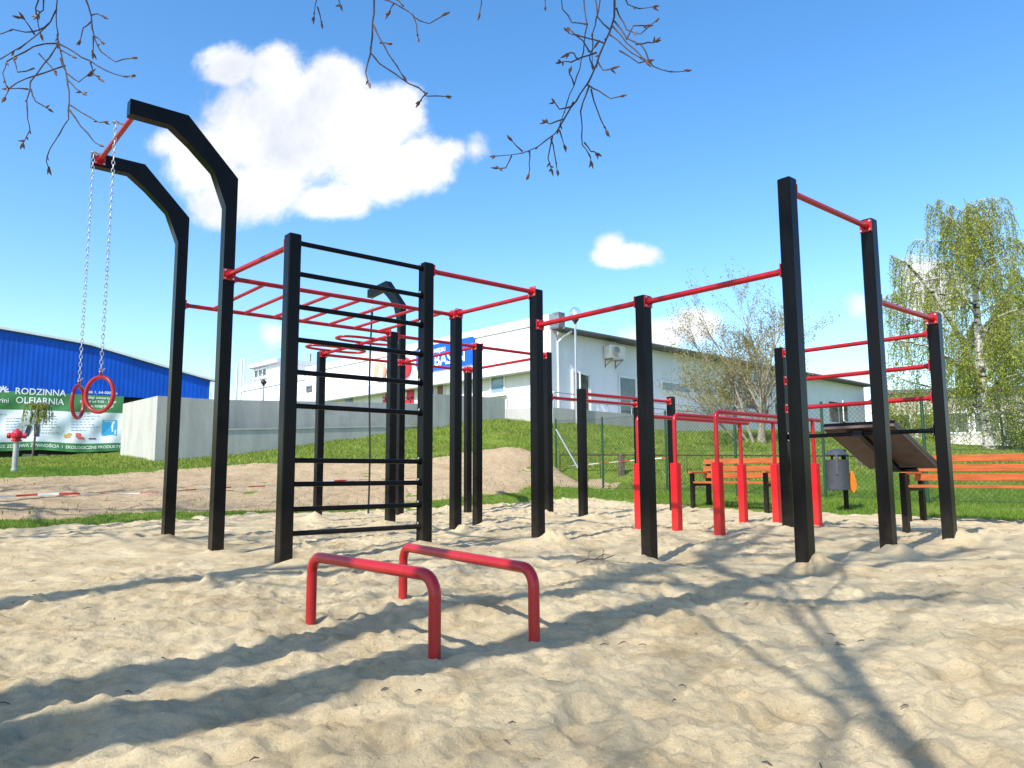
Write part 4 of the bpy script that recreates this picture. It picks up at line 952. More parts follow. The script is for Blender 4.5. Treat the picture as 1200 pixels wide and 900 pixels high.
# ================================================================== blue hall with banner
HU=np.array((.829,.559,0));HN=np.array((.559,-.829,0));HO=np.array((*at(75,450,32)[:2],0.))
def Hk(px):
    k=ray(px,450);k=k[0]/k[1];return (k*HO[1]-HO[0])/(HU[0]-k*HU[1])
def Hp(k,z,off=0): return HO+HU*k+HN*off+np.array((0,0,z))
hb=Hp(0,0);hall=thing('blue_hall','low-arched hall clad in bright blue corrugated sheet behind the banner','hall',tuple(hb))
rp=[(-260,366),(-120,373),(0,386.5),(100,404),(200,433),(250,447)];rk=[Hk(p) for p,_ in rp];rz=[hgt(p,y,(HO+HU*k)[1]) for (p,y),k in zip(rp,rk)]
rk_=np.array(rk);rz_=np.array(rz)
def roofz(k): return np.interp(k,rk_,rz_)
ks=np.arange(rk[0],rk[-1]-.12,.045);mb=MB();vs=[]
for i,k in enumerate(ks):
    off=(.0,.006,.006,0)[i%4]
    vs+=[Hp(k,4.15,off)-hb,Hp(k,roofz(k)-.02,off)-hb]
mb.add(vs,[(2*i,2*i+2,2*i+3,2*i+1) for i in range(len(ks)-1)]);mb.build('cladding',M['hallblue'],hall,smooth=False)
mb=MB();kk=np.linspace(rk[0],rk[-1]+.1,24)
for a,b in zip(kk[:-1],kk[1:]):
    pa,pb_=Hp(a,roofz(a),.15),Hp(b,roofz(b),.15);back=-HN*22
    mb.add([pa-hb,pb_-hb,pb_+back-hb,pa+back-hb,pa-hb+V3*.10,pb_-hb+V3*.10,pb_+back-hb+V3*.10,pa+back-hb+V3*.10],[(0,1,5,4),(4,5,6,7),(3,2,1,0),(1,2,6,5),(0,4,7,3)])
mb.build('roof',M['fascia'],hall,smooth=False)
def hbox(mb,k0,k1,z0,z1,o0,o1):
    c=Hp((k0+k1)/2,(z0+z1)/2,(o0+o1)/2)-hb;mb.box(c,(k1-k0,abs(o1-o0),z1-z0),0,(HU,HN,V3))
mb=MB();hbox(mb,rk[-1]-.16,rk[-1],1.0,roofz(rk[-1])-.02,-.3,.12);mb.build('corner_strip',M['white'],hall,smooth=False)
mb=MB();hbox(mb,rk[0],rk[-1]-.2,.6,4.6,-22,-.4);hbox(mb,rk[0],rk[-1]-.2,4.6,4.75,-.5,-.05);mb.build('hall_wall',M['dark'],hall,smooth=False)
mb=MB();hbox(mb,rk[0],rk[-1]-.2,.7,1.22,-.38,.0);mb.build('base_wall',M['gutter'],hall,smooth=False)
for a,b in ((-1.3,-.9),(-.75,-.45),(-.3,.25),(.3,.75),(.85,1.15),(1.25,1.6),(-3.2,-2.6),(-4.4,-3.6)):
    mb=MB();hbox(mb,a,b,1.27,1.62,-.36,-.30);mb.build('window',M['paneblue' if int(a*10)%2 else 'pane'],hall,smooth=False)
# banner
kb0,kb1=Hk(-170),Hk(145.5);zb0,zb1=1.78,4.16
def bw(k,z):
    t=(z-zb0)/(zb1-zb0);s=math.sin(math.pi*min(max(t,0),1))
    f=.05*s*math.sin(k*2.3+z*2.8)+.035*s*math.sin(k*4.7-z*3.9+1)+.02*math.sin(k*9+z*1.5)*(1-t)
    return .17+f
bn=thing('banner','big green and white advertising banner with writing hung under the blue cladding','banner',tuple(Hp(0,zb0)));bo2=Hp(0,zb0)
def strip(name,z0,z1,m):
    ka=np.linspace(kb0,kb1,170);za=np.linspace(z0,z1,max(4,int((z1-z0)/.07)));mb=MB();vs=[]
    for z in za:
        for k in ka:
            sag=-.10*(1-(z-zb0)/(zb1-zb0))*(math.sin((k-kb0)*1.05)**2)*.7
            vs.append(Hp(k,z+sag,bw(k,z))-bo2)
    n=len(ka);fs=[(i*n+j,i*n+j+1,(i+1)*n+j+1,(i+1)*n+j) for i in range(len(za)-1) for j in range(n-1)]
    mb.add(vs,fs);return mb.build(name,M[m],bn)
strip('top_band',3.42,zb1,'bgreen');strip('middle_field',2.13,3.42,'bwhite');strip('bottom_band',zb0,2.13,'bgreen')
def onb(p):
    k=(p+bo2-HO)@HU;z=p[2]+bo2[2]
    sag=-.10*(1-(z-zb0)/(zb1-zb0))*(math.sin((k-kb0)*1.05)**2)*.7
    return Hp(k,z+sag,bw(k,z)+.012)-bo2
def btext(s,size,px,py,m,off=0,align='CENTER',sq=1.0):
    k=Hk(px);z=hgt(px,py,(HO+HU*k)[1]);mb=MB();text_mb(s,size,mb,Hp(k,z)-bo2,HU,V3,off,align,fn=onb,squash=sq);return mb
for s_,py_ in (('RODZINNA',460.3),('OLEJARNIA',470.5)): btext(s_,.37,48.3,py_,'white',.004,sq=.92).build('title_lettering',M['white'],bn,smooth=False)
for s,size,px,py in (('rini',.26,6,469.5),('Rynek 1, 64-000 Ko',.17,117,460.5),('Sklep otwarty',.17,115,466.5),('pn - pt od 9:00 - 15:00',.15,116,471),('www.lotarini.pl',.19,116,476)):
    btext(s,size,px,py,'white',.002).build('logo_lettering' if s=='rini' else 'address_lettering',M['white'],bn,smooth=False)
q=btext('SKLEP ZE ZDROWĄ ŻYWNOŚCIĄ  I  EKOLOGICZNE PRODUKTY',.17,70,522.6,'white',.003,sq=.98).build('slogan_lettering',M['white'],bn,smooth=False);mb=MB()
# leafy emblem of the logo
def bquad(mb,px,py,w,h,rot=0):
    k=Hk(px);z=hgt(px,py,(HO+HU*k)[1]);c=Hp(k,z)-bo2;c_,s_=math.cos(rot),math.sin(rot);vs=[]
    for a,b in ((-1,-1),(1,-1),(1,1),(-1,1)):
        u_,v_=a*w/2,b*h/2;vs.append(onb(c+HU*(u_*c_-v_*s_)+V3*(u_*s_+v_*c_)))
    mb.add(vs,[(0,1,2,3)])
for i in range(7):
    a=math.pi*i/6;bquad(mb,4+4.5*math.cos(a),459.5-4.5*math.sin(a),.16,.05,a)
mb.build('leaf_emblem',M['white'],bn,smooth=False)
mb=MB()
rg=random.Random(3)
for x0,x1,y0,n in ((2,12,485,1),(10,32,490,5),(43,74,488,7),(86,119,484,7)):
    for i in range(n):
        y=y0+i*3.2;w=rg.uniform(.55,1)*(x1-x0)
        x=x0
        while x<x0+w-1:
            l=rg.uniform(2,5);bquad(mb,x+l/2,y,l*.031,.026);x+=l+1.0
mb.build('small_print',M['bgrey'],bn,smooth=False)
mb=MB();bquad(mb,46.5,504.5,.19,.50);bquad(mb,46.5,489,.07,.42);bquad(mb,36.5,504.5,.17,.46,-.25);bquad(mb,40,489.5,.06,.42,-.25);mb.build('bottle_print',M['ink'],bn,smooth=False)
mb=MB()
for px,py,rot in ((46.5,503.5,0),(36.3,503.5,-.25)):
    k=Hk(px);z=hgt(px,py,(HO+HU*k)[1]);c=Hp(k,z)-bo2;c_,s_=math.cos(rot),math.sin(rot);vs=[]
    for a,b in ((-1,-1),(1,-1),(1,1),(-1,1)):
        u_,v_=a*.075,b*.14;vs.append(onb(c+HU*(u_*c_-v_*s_)+V3*(u_*s_+v_*c_))+HN*.006)
    mb.add(vs,[(0,1,2,3)])
mb.build('bottle_label_print',M['bwhite'],bn,smooth=False)
mb=MB();bquad(mb,130.5,501,.56,.66);mb.build('blue_picture',M['bblue'],bn,smooth=False)
mb=MB()
for px,py,w,h in ((130.5,500.5,.30,.40),(130.5,495,.40,.14),(123.4,506,.05,.25),(137.6,506,.05,.25)):
    k=Hk(px);z=hgt(px,py,(HO+HU*k)[1]);c=Hp(k,z)-bo2;mb.add([onb(c+HU*a*w/2+V3*b*h/2)+HN*.006 for a,b in ((-1,-1),(1,-1),(1,1),(-1,1))],[(0,1,2,3)])
mb.build('picture_shape',M['bwhite'],bn,smooth=False)
mb=MB()
for px,py,w,h in ((82,510,.24,.13),(85,508,.14,.1)): bquad(mb,px,py,w,h,.1)
mb.build('bread_print',M['food'],bn,smooth=False)
mb=MB();bquad(mb,95,509,.2,.18);bquad(mb,98,512,.26,.1,-.1);mb.build('fruit_print',M['coral'],bn,smooth=False)
mb=MB();bquad(mb,111.5,513.2,.28,.05);mb.build('bowl_print',M['ink'],bn,smooth=False)

# ================================================================== far house at the right
def house(px0,px1,d,z0,z1,m,label,name='pale_house',wins=()):
    a=np.array(at(px0,500,d));b=np.array(at(px1,500,d*.9));dd=(b-a)[:2];ln=np.linalg.norm(dd);dd/=ln;u=np.array((dd[0],dd[1],0));nv=np.array((dd[1],-dd[0],0));org=np.array((a[0],a[1],z0))
    t=thing(name,label,'house',tuple(org))
    mb=MB();mb.box(u*ln/2-nv*3+V3*(z1-z0)/2,(ln,6,z1-z0),0,(u,nv,V3));mb.build('wall',M[m],t,smooth=False)
    mb=MB();mb.box(u*ln/2-nv*3+V3*(z1-z0+.12),(ln+.6,6.8,.22),0,(u,nv,V3));mb.build('roof',M['roofdark'],t,smooth=False)
    for f,zz,w,h in wins:
        c=u*ln*f+V3*zz
        mb=MB();mb.box(c+nv*.02,(w,.08,h),0,(u,nv,V3));o=mb.build('window',M['white'],t,smooth=False)
        mb=MB();mb.box(c+nv*.065,(w-.2,.02,h-.2),0,(u,nv,V3));mb.build('pane',M['pane'],o,smooth=False)
    return t
house(1045,1420,46,1.4,5.4,'pinkwall','pale pinkish low house half hidden behind the birch trees',wins=((.03,2.3,1.2,1.0),(.12,2.2,1.4,1.3),(.22,2.2,1.4,1.3),(.32,2.2,1.4,1.3),(.5,2.2,1.4,1.3)))
pf=np.array(at(1128,532,36));pt_=thing('panel_fence','white panel fence before the pale house behind the birches','fence',tuple(pf))
for i in range(7):
    mb=MB();mb.box((i*1.15+.5,-i*.35,.55),(1.08,.06,.9),-.29);mb.build('fence_panel',M['beige'],pt_,smooth=False)
    mb=MB();mb.box((i*1.15-.07,-i*.35+.17,.6),(.1,.1,1.3),-.29);mb.build('fence_post',M['white'],pt_,smooth=False)

# ================================================================== trees
def rv(s): return np.array((rng.gauss(0,s),rng.gauss(0,s),rng.gauss(0,s)))
def limb(mb,p,d,ln,r0,r1,seg,wig,trop,n=6):
    pts=[np.array(p,float)];d=np.array(d,float);d/=np.linalg.norm(d)
    for i in range(seg):
        d=d+rv(wig)+np.array((0,0,trop));d/=np.linalg.norm(d);pts.append(pts[-1]+d*ln/seg)
    mb.tube(pts,list(np.linspace(r0,r1,seg+1)),n,cap=False);return pts,d
def grow(mb,p,d,ln,r,lvl,maxl,tips,wig=.16,trop=.05,kids=(3,5),spread=.75,shrink=.62):
    n=(8,6,5,4,3)[min(lvl,4)]
    pts,dd=limb(mb,p,d,ln,r,r*.45 if lvl<maxl else r*.3,5 if lvl<2 else 4,wig,trop,n)
    if lvl>=2:
        for q in pts[1:]: tips.append((q,dd))
    if lvl==maxl: return
    for i in range(rng.randint(*kids)):
        f=rng.uniform(.3,1.0);j=min(int(f*(len(pts)-1)),len(pts)-2);g=f*(len(pts)-1)-j;q=pts[j]*(1-g)+pts[j+1]*g
        nd=(pts[j+1]-pts[j]);nd/=np.linalg.norm(nd);side=rv(1);side-=nd*(side@nd);side/=np.linalg.norm(side)+1e-9
        grow(mb,q,nd+side*spread*rng.uniform(.6,1.3),ln*shrink*rng.uniform(.75,1.2),r*(1-.5*f)*.62,lvl+1,maxl,tips,wig,trop,kids,spread,shrink)
# budding multi-stem tree before the wing
bp=np.array(at(888,531,23.5));bt=thing('budding_tree','bare multi-stemmed tree with pale yellowish buds standing before the blue-grey wing','tree',tuple(bp))
mb=MB();tips=[]
for px,py,ln,r in ((858,470,2.5,.055),(872,420,2.9,.06),(884,400,3.1,.075),(893,395,3.1,.07),(906,430,2.8,.065),(916,455,2.4,.055),(836,480,2.3,.045)):
    tgt=np.array(at(px,py,23.5+rng.uniform(-1.2,1.2)))-bp;st_=np.array((rng.uniform(-.12,.12),rng.uniform(-.12,.12),-.2))
    grow(mb,st_,tgt-st_,ln,r,0,3,tips,.09,.035,(4,6),.62,.60)
mb.build('trunk',M['barklight'],bt)
P=[];D=[]
for q,d in tips:
    for k in range(4): P.append(q+rv(.05));D.append(d*.4+rv(.6)+np.array((0,0,.2)))
leaves('crown',P,D,.062,.03,M['budleaf'],bt)
# birches
def birch(base,trunk,label,nl,crw,seed,limbs_from=.25,extra=()):
    global rng
    rng=random.Random(seed);b=np.array(base);t=thing('birch_tree',label,'tree',tuple(b))
    mb=MB();tr=[np.array(q)-b for q in trunk];n=len(tr);rad=list(np.linspace(.2,.03,n));mb.tube(tr,rad,9)
    mt=MB();P=[];D=[]
    def strand(p,d,ln):
        pts=[p];d=d/np.linalg.norm(d);seg=6
        for i in range(seg):
            d=d*.55+np.array((rng.gauss(0,.09),rng.gauss(0,.09),-.75));d/=np.linalg.norm(d);pts.append(pts[-1]+d*ln/seg)
        mt.tube(pts,list(np.linspace(.009,.003,seg+1)),3,cap=False)
        m_=int(ln*34)
        for k in range(m_):
            f=rng.uniform(0.0,.999)*seg;j=int(f);g=f-j;P.append(pts[j]*(1-g)+pts[j+1]*g+rv(.05));D.append(np.array((rng.gauss(0,.5),rng.gauss(0,.5),-.8)))
    paths=[]
    for i in range(nl):
        f=limbs_from+(1-limbs_from)*(i+rng.random())/nl;k=f*(n-1);j=min(int(k),n-2);g=k-j;p=tr[j]*(1-g)+tr[j+1]*g
        a=i*2.4+rng.uniform(-.5,.5);out=crw*(1-.74*max(0,(f-.40)/.60)**1.1)*rng.uniform(.65,1.1)
        d=np.array((math.cos(a),math.sin(a),.9));pts=[p]
        for s_ in range(6):
            d=d+rv(.1)+np.array((0,0,-.13));d/=np.linalg.norm(d);pts.append(pts[-1]+d*out/5)
        mb.tube(pts,list(np.linspace(.06*(1.15-f)+.012,.008,7)),5,cap=False);paths.append((pts,out))
    for e in extra:
        pts=[np.array(q)-b for q in e];mb.tube(pts,list(np.linspace(.10,.02,len(pts))),7);paths.append((pts,crw))
    for pts,out in paths:
        for k in range(int(15*out)+4):
            f=rng.uniform(.18,.999)*(len(pts)-1);j=int(f);g=f-j;p=pts[j]*(1-g)+pts[j+1]*g
            strand(p,(pts[j+1]-pts[j])/np.linalg.norm(pts[j+1]-pts[j])*.8+rv(.5),rng.uniform(.6,2.5))
    for k in range(60):
        strand(tr[-1]*rng.uniform(.80,1.0)+rv(.15),rv(.6)+np.array((0,0,.5)),rng.uniform(.4,1.1))
    mb.build('trunk',M['birchbark'],t);mt.build('branchlets',M['bark'],t,smooth=False)
    leaves('crown',P,D,.068,.042,M['birchleaf'],t);return len(P)
nb=birch(at(1160,532,27),[at(1160,534,27),at(1153,470,27),at(1147,400,27),at(1142,330,27),at(1137,280,27),at(1131,243,27)],'tall weeping birch with white trunk and fresh yellow-green leaves behind the long bench',32,3.05,4,.12,
    extra=([at(1152,462,27),at(1125,395,26.5),at(1095,345,26),at(1062,308,25.8),at(1044,300,25.6)],[at(1150,440,27),at(1120,425,25.8),at(1085,405,25.2),at(1050,398,25)],[at(1147,400,27),at(1175,350,27.4),at(1195,320,27.6)]))
nb2=birch(at(1240,534,29),[at(1240,536,29),at(1234,440,29),at(1228,370,29),at(1226,330,29)],'second birch mostly outside the right edge of the frame, its leaves overlapping the tall birch',20,2.9,9,.08)
rng=random.Random(21)
tt=np.array(at(1176,532,31));ts=thing('slim_tree','thin bare grey stem standing just right of the tall birch trunk','tree',tuple(tt))
mb=MB();tips=[];pts=[np.array((0,0,-.2)),np.array((.02,0,1.0)),np.array((-.03,0,2.1))];mb.tube(pts,[.06,.05,.04],7)
grow(mb,pts[-1],(0,0,1),1.8,.03,1,3,tips,.1,.05);mb.build('trunk',M['barklight'],ts)
P=[];D=[]
for q,d in tips:
    for k in range(3): P.append(q+rv(.06));D.append(d+rv(.5))
leaves('crown',P,D,.07,.04,M['birchleaf'],ts)
# far green shrubs under the birches
def shrub(px,py,d,w,h,label,m='birchleaf',n=2600):
    p=np.array(at(px,py,d));t=thing('flowering_shrub' if 'pink' in label else 'round_shrub',label,'shrub',tuple(p))
    P=[];D=[];mb=MB()
    for i in range(26):
        e=np.array((rng.gauss(0,.45)*w,rng.gauss(0,.35)*w,h*rng.uniform(.35,1)));mb.tube([(0,0,-.1),e*.5+rv(.05),e],[.02,.012,.004],4)
        for k in range(n//26): 
            f=rng.uniform(.35,1.1);P.append(e*f+rv(.11*w));D.append(rv(1)+np.array((0,0,.3)))
    mb.build('stems',M['bark'],t);leaves('foliage',P,D,.07,.045,M[m],t)
shrub(1056,528,31,1.0,2.1,'tall pale green shrub at the end of the wing, left of the birches',n=5200)
shrub(1098,527,33,1.1,1.9,'broad pale green shrub between the wing and the tall birch trunk',n=5200)
shrub(1192,531,32,1.0,1.6,'pale green shrub right of the thin grey stem by the long bench',n=4200)

# ------------------------------------------------------------------ overhead tree and shade trees behind the camera
SAZ=R(37.5);SEL=R(44)
SD=np.array((math.sin(SAZ),math.cos(SAZ)));COT=1/math.tan(SEL)
def unshadow(p,z): return np.array((p[0]-SD[0]*z*COT,p[1]-SD[1]*z*COT,z))
ot=np.array((.15,-1.5,0.));OT=thing('overhanging_tree','bare tree whose budding twigs hang into the top of the picture','tree',tuple(ot))
tr=[np.array((.15,-1.5,-.3))]+[unshadow(p,z) for p,z in (((.33,-.6),.8),((.55,.4),1.6),(gp(1078,893),3.4),(gp(1000,800),4.4),(gp(950,740),5.2),(gp(905,690),6.1))]
mb=MB();mb.tube([q-ot for q in tr],[.06,.052,.045,.035,.028,.022,.016],10);mb.build('trunk',M['bark'],OT)
mb=MB();tips=[]
for q,ln in ((tr[-1],1.6),(tr[-1],1.4),(tr[-2],1.3)): grow(mb,q-ot,rv(.5)+np.array((.1,.1,.8)),ln,.014,1,3,tips,.15,.05,(3,4))
for p,z in ((gp(975,770),4.3),(gp(930,715),5.1)):
    for sgn in (1,-1):
        q=unshadow(p,z);grow(mb,q-ot,np.array((sgn*.8,.3*sgn,.5))+rv(.2),1.3,.011,1,3,tips,.14,.02,(3,4))
mb.build('crown',M['twig'],OT)
bough=MB()
def bo_(pts,r0,r1): bough.tube([np.array(q)-ot for q in pts],list(np.linspace(r0,r1,len(pts))),7)
f1=at(66,-110,3.0);f2=at(455,-120,3.1);f3=at(722,-110,3.0)
bo_([tr[3],(-1.3,.9,3.35),(-1.7,2.2,3.3),f1],.016,.008)
bo_([tr[3],(-.8,.8,3.5),(-.5,2.0,3.4),f2],.016,.008)
bo_([(-.8,.8,3.5),(-.2,1.8,3.4),(.2,2.6,3.25),f3],.015,.008)
bough.build('bough',M['bark'],OT)
TW=[
 [(66,-110),(68,-5),(66,20),(68,48)],[(68,48),(72,65),(79,92),(81,108),(80,140),(70,155),(58,175),(54,190),(57,197)],[(67,50),(65,58),(50,75),(36,95),(32,118),(33,140),(35,152),(27,168)],
 [(70,52),(88,61),(105,72),(125,82),(145,90),(155,89)],[(106,73),(110,87),(118,93)],[(76,76),(55,85),(30,92),(10,104),(5,115)],[(66,50),(40,54),(20,65),(8,72),(3,85),(8,103)],
 [(66,10),(60,25),(45,40),(25,55),(0,70),(-15,68)],[(58,28),(45,36),(30,37),(15,35),(-6,42)],[(46,-5),(41,10),(43,20),(48,40)],[(52,-5),(50,12),(44,18)],[(30,22),(24,21)],[(40,40),(28,22)],
 [(66,-110),(88,-50),(100,-5),(107,20),(110,45),(118,60),(135,72),(155,68)],[(106,25),(97,33),(94,47)],[(106,18),(115,17),(122,20)],[(109,42),(109,62)],[(112,42),(119,49)],
 [(81,122),(95,132),(113,143),(122,143)],[(81,128),(95,148),(108,165),(117,170)],[(36,105),(42,120),(57,128)],[(72,58),(85,66)],[(70,68),(78,86),(92,96),(104,87)],[(79,92),(88,104),(97,109)],[(45,62),(60,78),(64,84)],[(40,80),(20,85),(17,70)],[(33,104),(10,104)],
 [(455,-120),(440,-40),(437,25),(434,62),(445,75),(470,92),(490,103),(500,113),(523,113)],[(434,62),(428,85),(432,97)],[(437,30),(450,55),(465,78),(473,90)],[(446,-60),(450,0),(462,3),(480,15),(492,25),(503,28),(520,18)],[(483,16),(488,30),(490,45)],[(462,3),(456,14)],[(472,8),(466,0)],
 [(455,-120),(385,-40),(372,-5),(368,20)],[(372,8),(377,28)],[(384,-30),(395,-4),(399,6)],[(455,-120),(540,-60),(565,-6),(562,15)],[(500,108),(492,119)],[(445,51),(455,51)],
 [(722,-110),(720,-5),(720,20),(707,55),(690,95),(670,125),(650,157),(630,172),(612,180),(580,183)],[(700,-60),(684,-5),(688,30),(680,80),(672,100),(655,150)],[(720,25),(735,45),(752,52),(765,78),(785,85),(805,83)],[(722,10),(735,35),(750,40),(768,25)],[(718,30),(735,50),(757,72)],
 [(722,-30),(735,5),(750,10),(765,8)],[(688,100),(702,107),(715,115),(727,113)],[(690,102),(680,130),(683,170),(690,180),(693,190)],[(684,168),(692,177),(700,180)],[(693,105),(700,130),(710,152)],[(672,120),(660,140),(645,145),(640,143)],[(655,152),(661,170)],[(648,160),(642,185),(646,198)],[(646,162),(650,180),(653,200)],[(620,177),(621,192),(619,205)],[(600,182),(592,196),(584,197)],[(612,178),(600,165)],
 [(700,62),(670,72),(657,73)],[(708,50),(690,45),(670,40),(664,36)],[(688,28),(670,26),(660,10),(656,-8)],[(714,40),(740,62),(757,73)],[(700,70),(706,82),(718,80)],[(696,80),(690,68),(697,55)],[(672,100),(668,88),(668,84)],[(678,70),(672,62),(666,63)],[(715,35),(700,20),(697,-6)],[(705,-6),(695,40),(694,75)],[(640,-6),(639,8)],[(727,60),(748,73),(757,72)],[(735,46),(742,30),(757,30)],[(745,52),(760,50),(768,49)],[(668,125),(655,128),(650,120)],[(690,60),(683,48),(668,35)]]
TWB=[MB(),MB(),MB()]
def at_d(px,py,i): return np.array(at(px,py,3.0+.12*math.sin(px*.021+i*.6)+.06*math.sin(py*.03+i)))-ot
def bud(p,d,s=1.):
    d=d/(np.linalg.norm(d)+1e-9);l=.030*s*rng.uniform(.7,1.25);r=.0058*s
    tw.mi=1;tw.tube([p-d*.002,p+d*l*.3,p+d*l*.6,p+d*l],[r*.5,r,r*.75,r*.15],5);tw.mi=0
for i,t in enumerate(TW):
    g=0 if i<27 else (1 if i<40 else 2)
    tw=TWB[g];pts=[]
    for (a,b),(c,e) in zip(t[:-1],t[1:]):
        m=max(2,int(math.hypot(c-a,e-b)/9))
        for k in range(m):
            f=k/m;pts.append(at_d(a+(c-a)*f+rng.uniform(-.9,.9),b+(e-b)*f+rng.uniform(-.9,.9),g))
    pts.append(at_d(*t[-1],g))
    main=len(t)>5;r0=.0058 if main and len(pts)>22 else .0034;r1=.0017
    rr=[r0+(r1-r0)*k/(len(pts)-1)+(.0007 if k%3==0 else 0) for k in range(len(pts))]
    tw.tube(pts,rr,6)
    dE=pts[-1]-pts[-2];bud(pts[-1],dE,1.05);bud(pts[-1],dE+rv(.012),.85)
    if rng.random()<.6: bud(pts[-1]-dE*.4,dE+rv(.02),.8)
    for k in range(3,len(pts)-1):
        if t[0][1]>-100 or k>8:
            if rng.random()<.22: bud(pts[k],(pts[k+1]-pts[k])*.8+rv(.012),rng.uniform(.45,.9))
for b_ in TWB: b_.build('hanging_branch',[M['twig'],M['bud']],OT)
def shade_tree(base,h,r,lean,label,seed,kids=(3,5)):
    global rng
    rng=random.Random(seed);b=np.array((base[0],base[1],tz(base[0],base[1])));t=thing('shade_tree',label,'tree',tuple(b))
    mb=MB();pts=[np.array((0,0,-.3)),np.array((.05,0,h*.3)),np.array((lean*.5,.05,h*.65)),np.array((lean,0,h))];mb.tube(pts,[r*1.15,r,r*.85,r*.6],9);mb.build('trunk',M['bark'],t)
    mb=MB();tips=[]
    for i in range(5):
        a=i*1.26+rng.uniform(-.3,.3);grow(mb,pts[-1]-np.array((0,0,rng.uniform(0,h*.25))),(math.cos(a)*.8,math.sin(a)*.8,.9),2.6,r*.4,1,4,tips,.14,.05,kids,.75,.66)
    mb.build('crown',M['bark'],t)
def shade_path(px,z0,r,label,seed,kids=(3,4)):
    """a leaning trunk whose shadow crosses the sand along the given stripe"""
    global rng
    rng=random.Random(seed);ps=[gp(*q) for q in px];cum=[0]
    for a_,b_ in zip(ps[:-1],ps[1:]): cum.append(cum[-1]+math.hypot(b_[0]-a_[0],b_[1]-a_[1]))
    T_=[unshadow(p_,z0+c_*.97) for p_,c_ in zip(ps,cum)];d=T_[0]-T_[min(3,len(T_)-1)];base=T_[0]+d*(z0/(abs(d[2])+1e-6));base[2]=0
    base[:2]=T_[0][:2]+np.clip(base[:2]-T_[0][:2],-.8,.8)
    t=thing('shade_tree',label,'tree',tuple(base));mb=MB();pts=[base-np.array((0,0,.3))]+T_;n=len(pts);mb.tube([q-base for q in pts],list(np.linspace(r*1.1,r*.62,n)),9);mb.build('trunk',M['bark'],t)
    mb=MB();tips=[]
    for i in range(5):
        a=i*1.26+rng.uniform(-.3,.3);grow(mb,T_[-1]-base-(T_[-1]-T_[-2])*rng.uniform(0,.8),(math.cos(a)*.8,math.sin(a)*.8,.9),2.2,r*.38,1,4,tips,.14,.05,kids,.75,.66)
    mb.build('crown',M['bark'],t)
shade_path([(0,878),(100,862),(200,845),(333,825),(500,779),(640,750),(780,712),(935,674)],2.2,.19,'bare tree behind the camera casting the front shadow stripe',31)
shade_path([(0,830),(133,802),(333,765),(420,740),(500,716),(600,706),(700,692),(757,668),(880,642)],3.4,.165,'bare tree behind the camera casting the second shadow stripe',32)
shade_path([(-60,722),(0,711),(100,698),(230,681),(323,662)],3.2,.16,'bare tree left of the camera casting the stripe by the ladder',33)
shade_tree((-10.2,7.0),5.0,.14,.2,'bare tree left of the frame shading the bare earth',34)
shade_tree((-8.2,4.6),5.2,.13,.2,'bare tree left of the frame, nearest the sand edge',35)
shade_tree((-3.3,-3.5),6.2,.07,.2,'slender bare tree well behind the camera mottling the near sand',36,(3,4))

# ================================================================== sky, clouds, sun
w=bpy.data.worlds.new('World');scene.world=w;w.use_nodes=True;nt=w.node_tree;nt.nodes.clear()
def mth(op,a,b=None,c=None,clamp=False):
    n=nt.nodes.new('ShaderNodeMath');n.operation=op;n.use_clamp=clamp
    for i,x in enumerate((a,b,c)):
        if x is None: continue
        if isinstance(x,(int,float)): n.inputs[i].default_value=x
        else: nt.links.new(x,n.inputs[i])
    return n.outputs[0]
sky=nt.nodes.new('ShaderNodeTexSky');sky.sky_type='NISHITA';sky.sun_disc=False;sky.sun_elevation=SEL;sky.sun_rotation=SAZ+math.pi
sky.air_density=1.0;sky.dust_density=.9;sky.ozone_density=1.0;sky.altitude=100
tc=nt.nodes.new('ShaderNodeTexCoord');sp=nt.nodes.new('ShaderNodeSeparateXYZ');nt.links.new(tc.outputs['Generated'],sp.inputs[0])
yy=mth('MAXIMUM',sp.outputs['Y'],.05);uu=mth('DIVIDE',sp.outputs['X'],yy);vv=mth('DIVIDE',sp.outputs['Z'],yy)
cb=nt.nodes.new('ShaderNodeCombineXYZ');nt.links.new(uu,cb.inputs[0]);nt.links.new(vv,cb.inputs[1])
def nz(scale,det=6,rough=.58,dist=0,offv=None):
    n=nt.nodes.new('ShaderNodeTexNoise');n.inputs['Scale'].default_value=scale;n.inputs['Detail'].default_value=det;n.inputs['Roughness'].default_value=rough;n.inputs['Distortion'].default_value=dist
    if offv:
        mp=nt.nodes.new('ShaderNodeMapping');mp.inputs['Location'].default_value=offv;nt.links.new(cb.outputs[0],mp.inputs[0]);nt.links.new(mp.outputs[0],n.inputs['Vector'])
    else: nt.links.new(cb.outputs[0],n.inputs['Vector'])
    return n.outputs['Fac']
n1=nz(7,9,.66,.35);n2=nz(26,7,.65,.3)
blobs=[(268,78,42,30),(320,85,40,38),(392,98,48,40),(335,150,125,85),(240,185,60,55),(430,150,62,60),(300,222,90,42),(490,193,52,38),(462,135,44,40),(528,177,24,16),(262,240,50,32),(205,168,34,26),(557,175,16,18),(448,205,60,34),(385,235,60,26),
 (730,300,44,17),(716,287,22,16),(752,301,26,13),(765,394,50,24),(815,382,38,24),(735,402,24,12),(317,394,20,15),(1008,358,20,17),(985,441,60,12),(1095,340,46,46),(690,398,8,5)]
best=None
def uv(px,py): r=ray(px,py);return r[0]/r[1],r[2]/r[1]
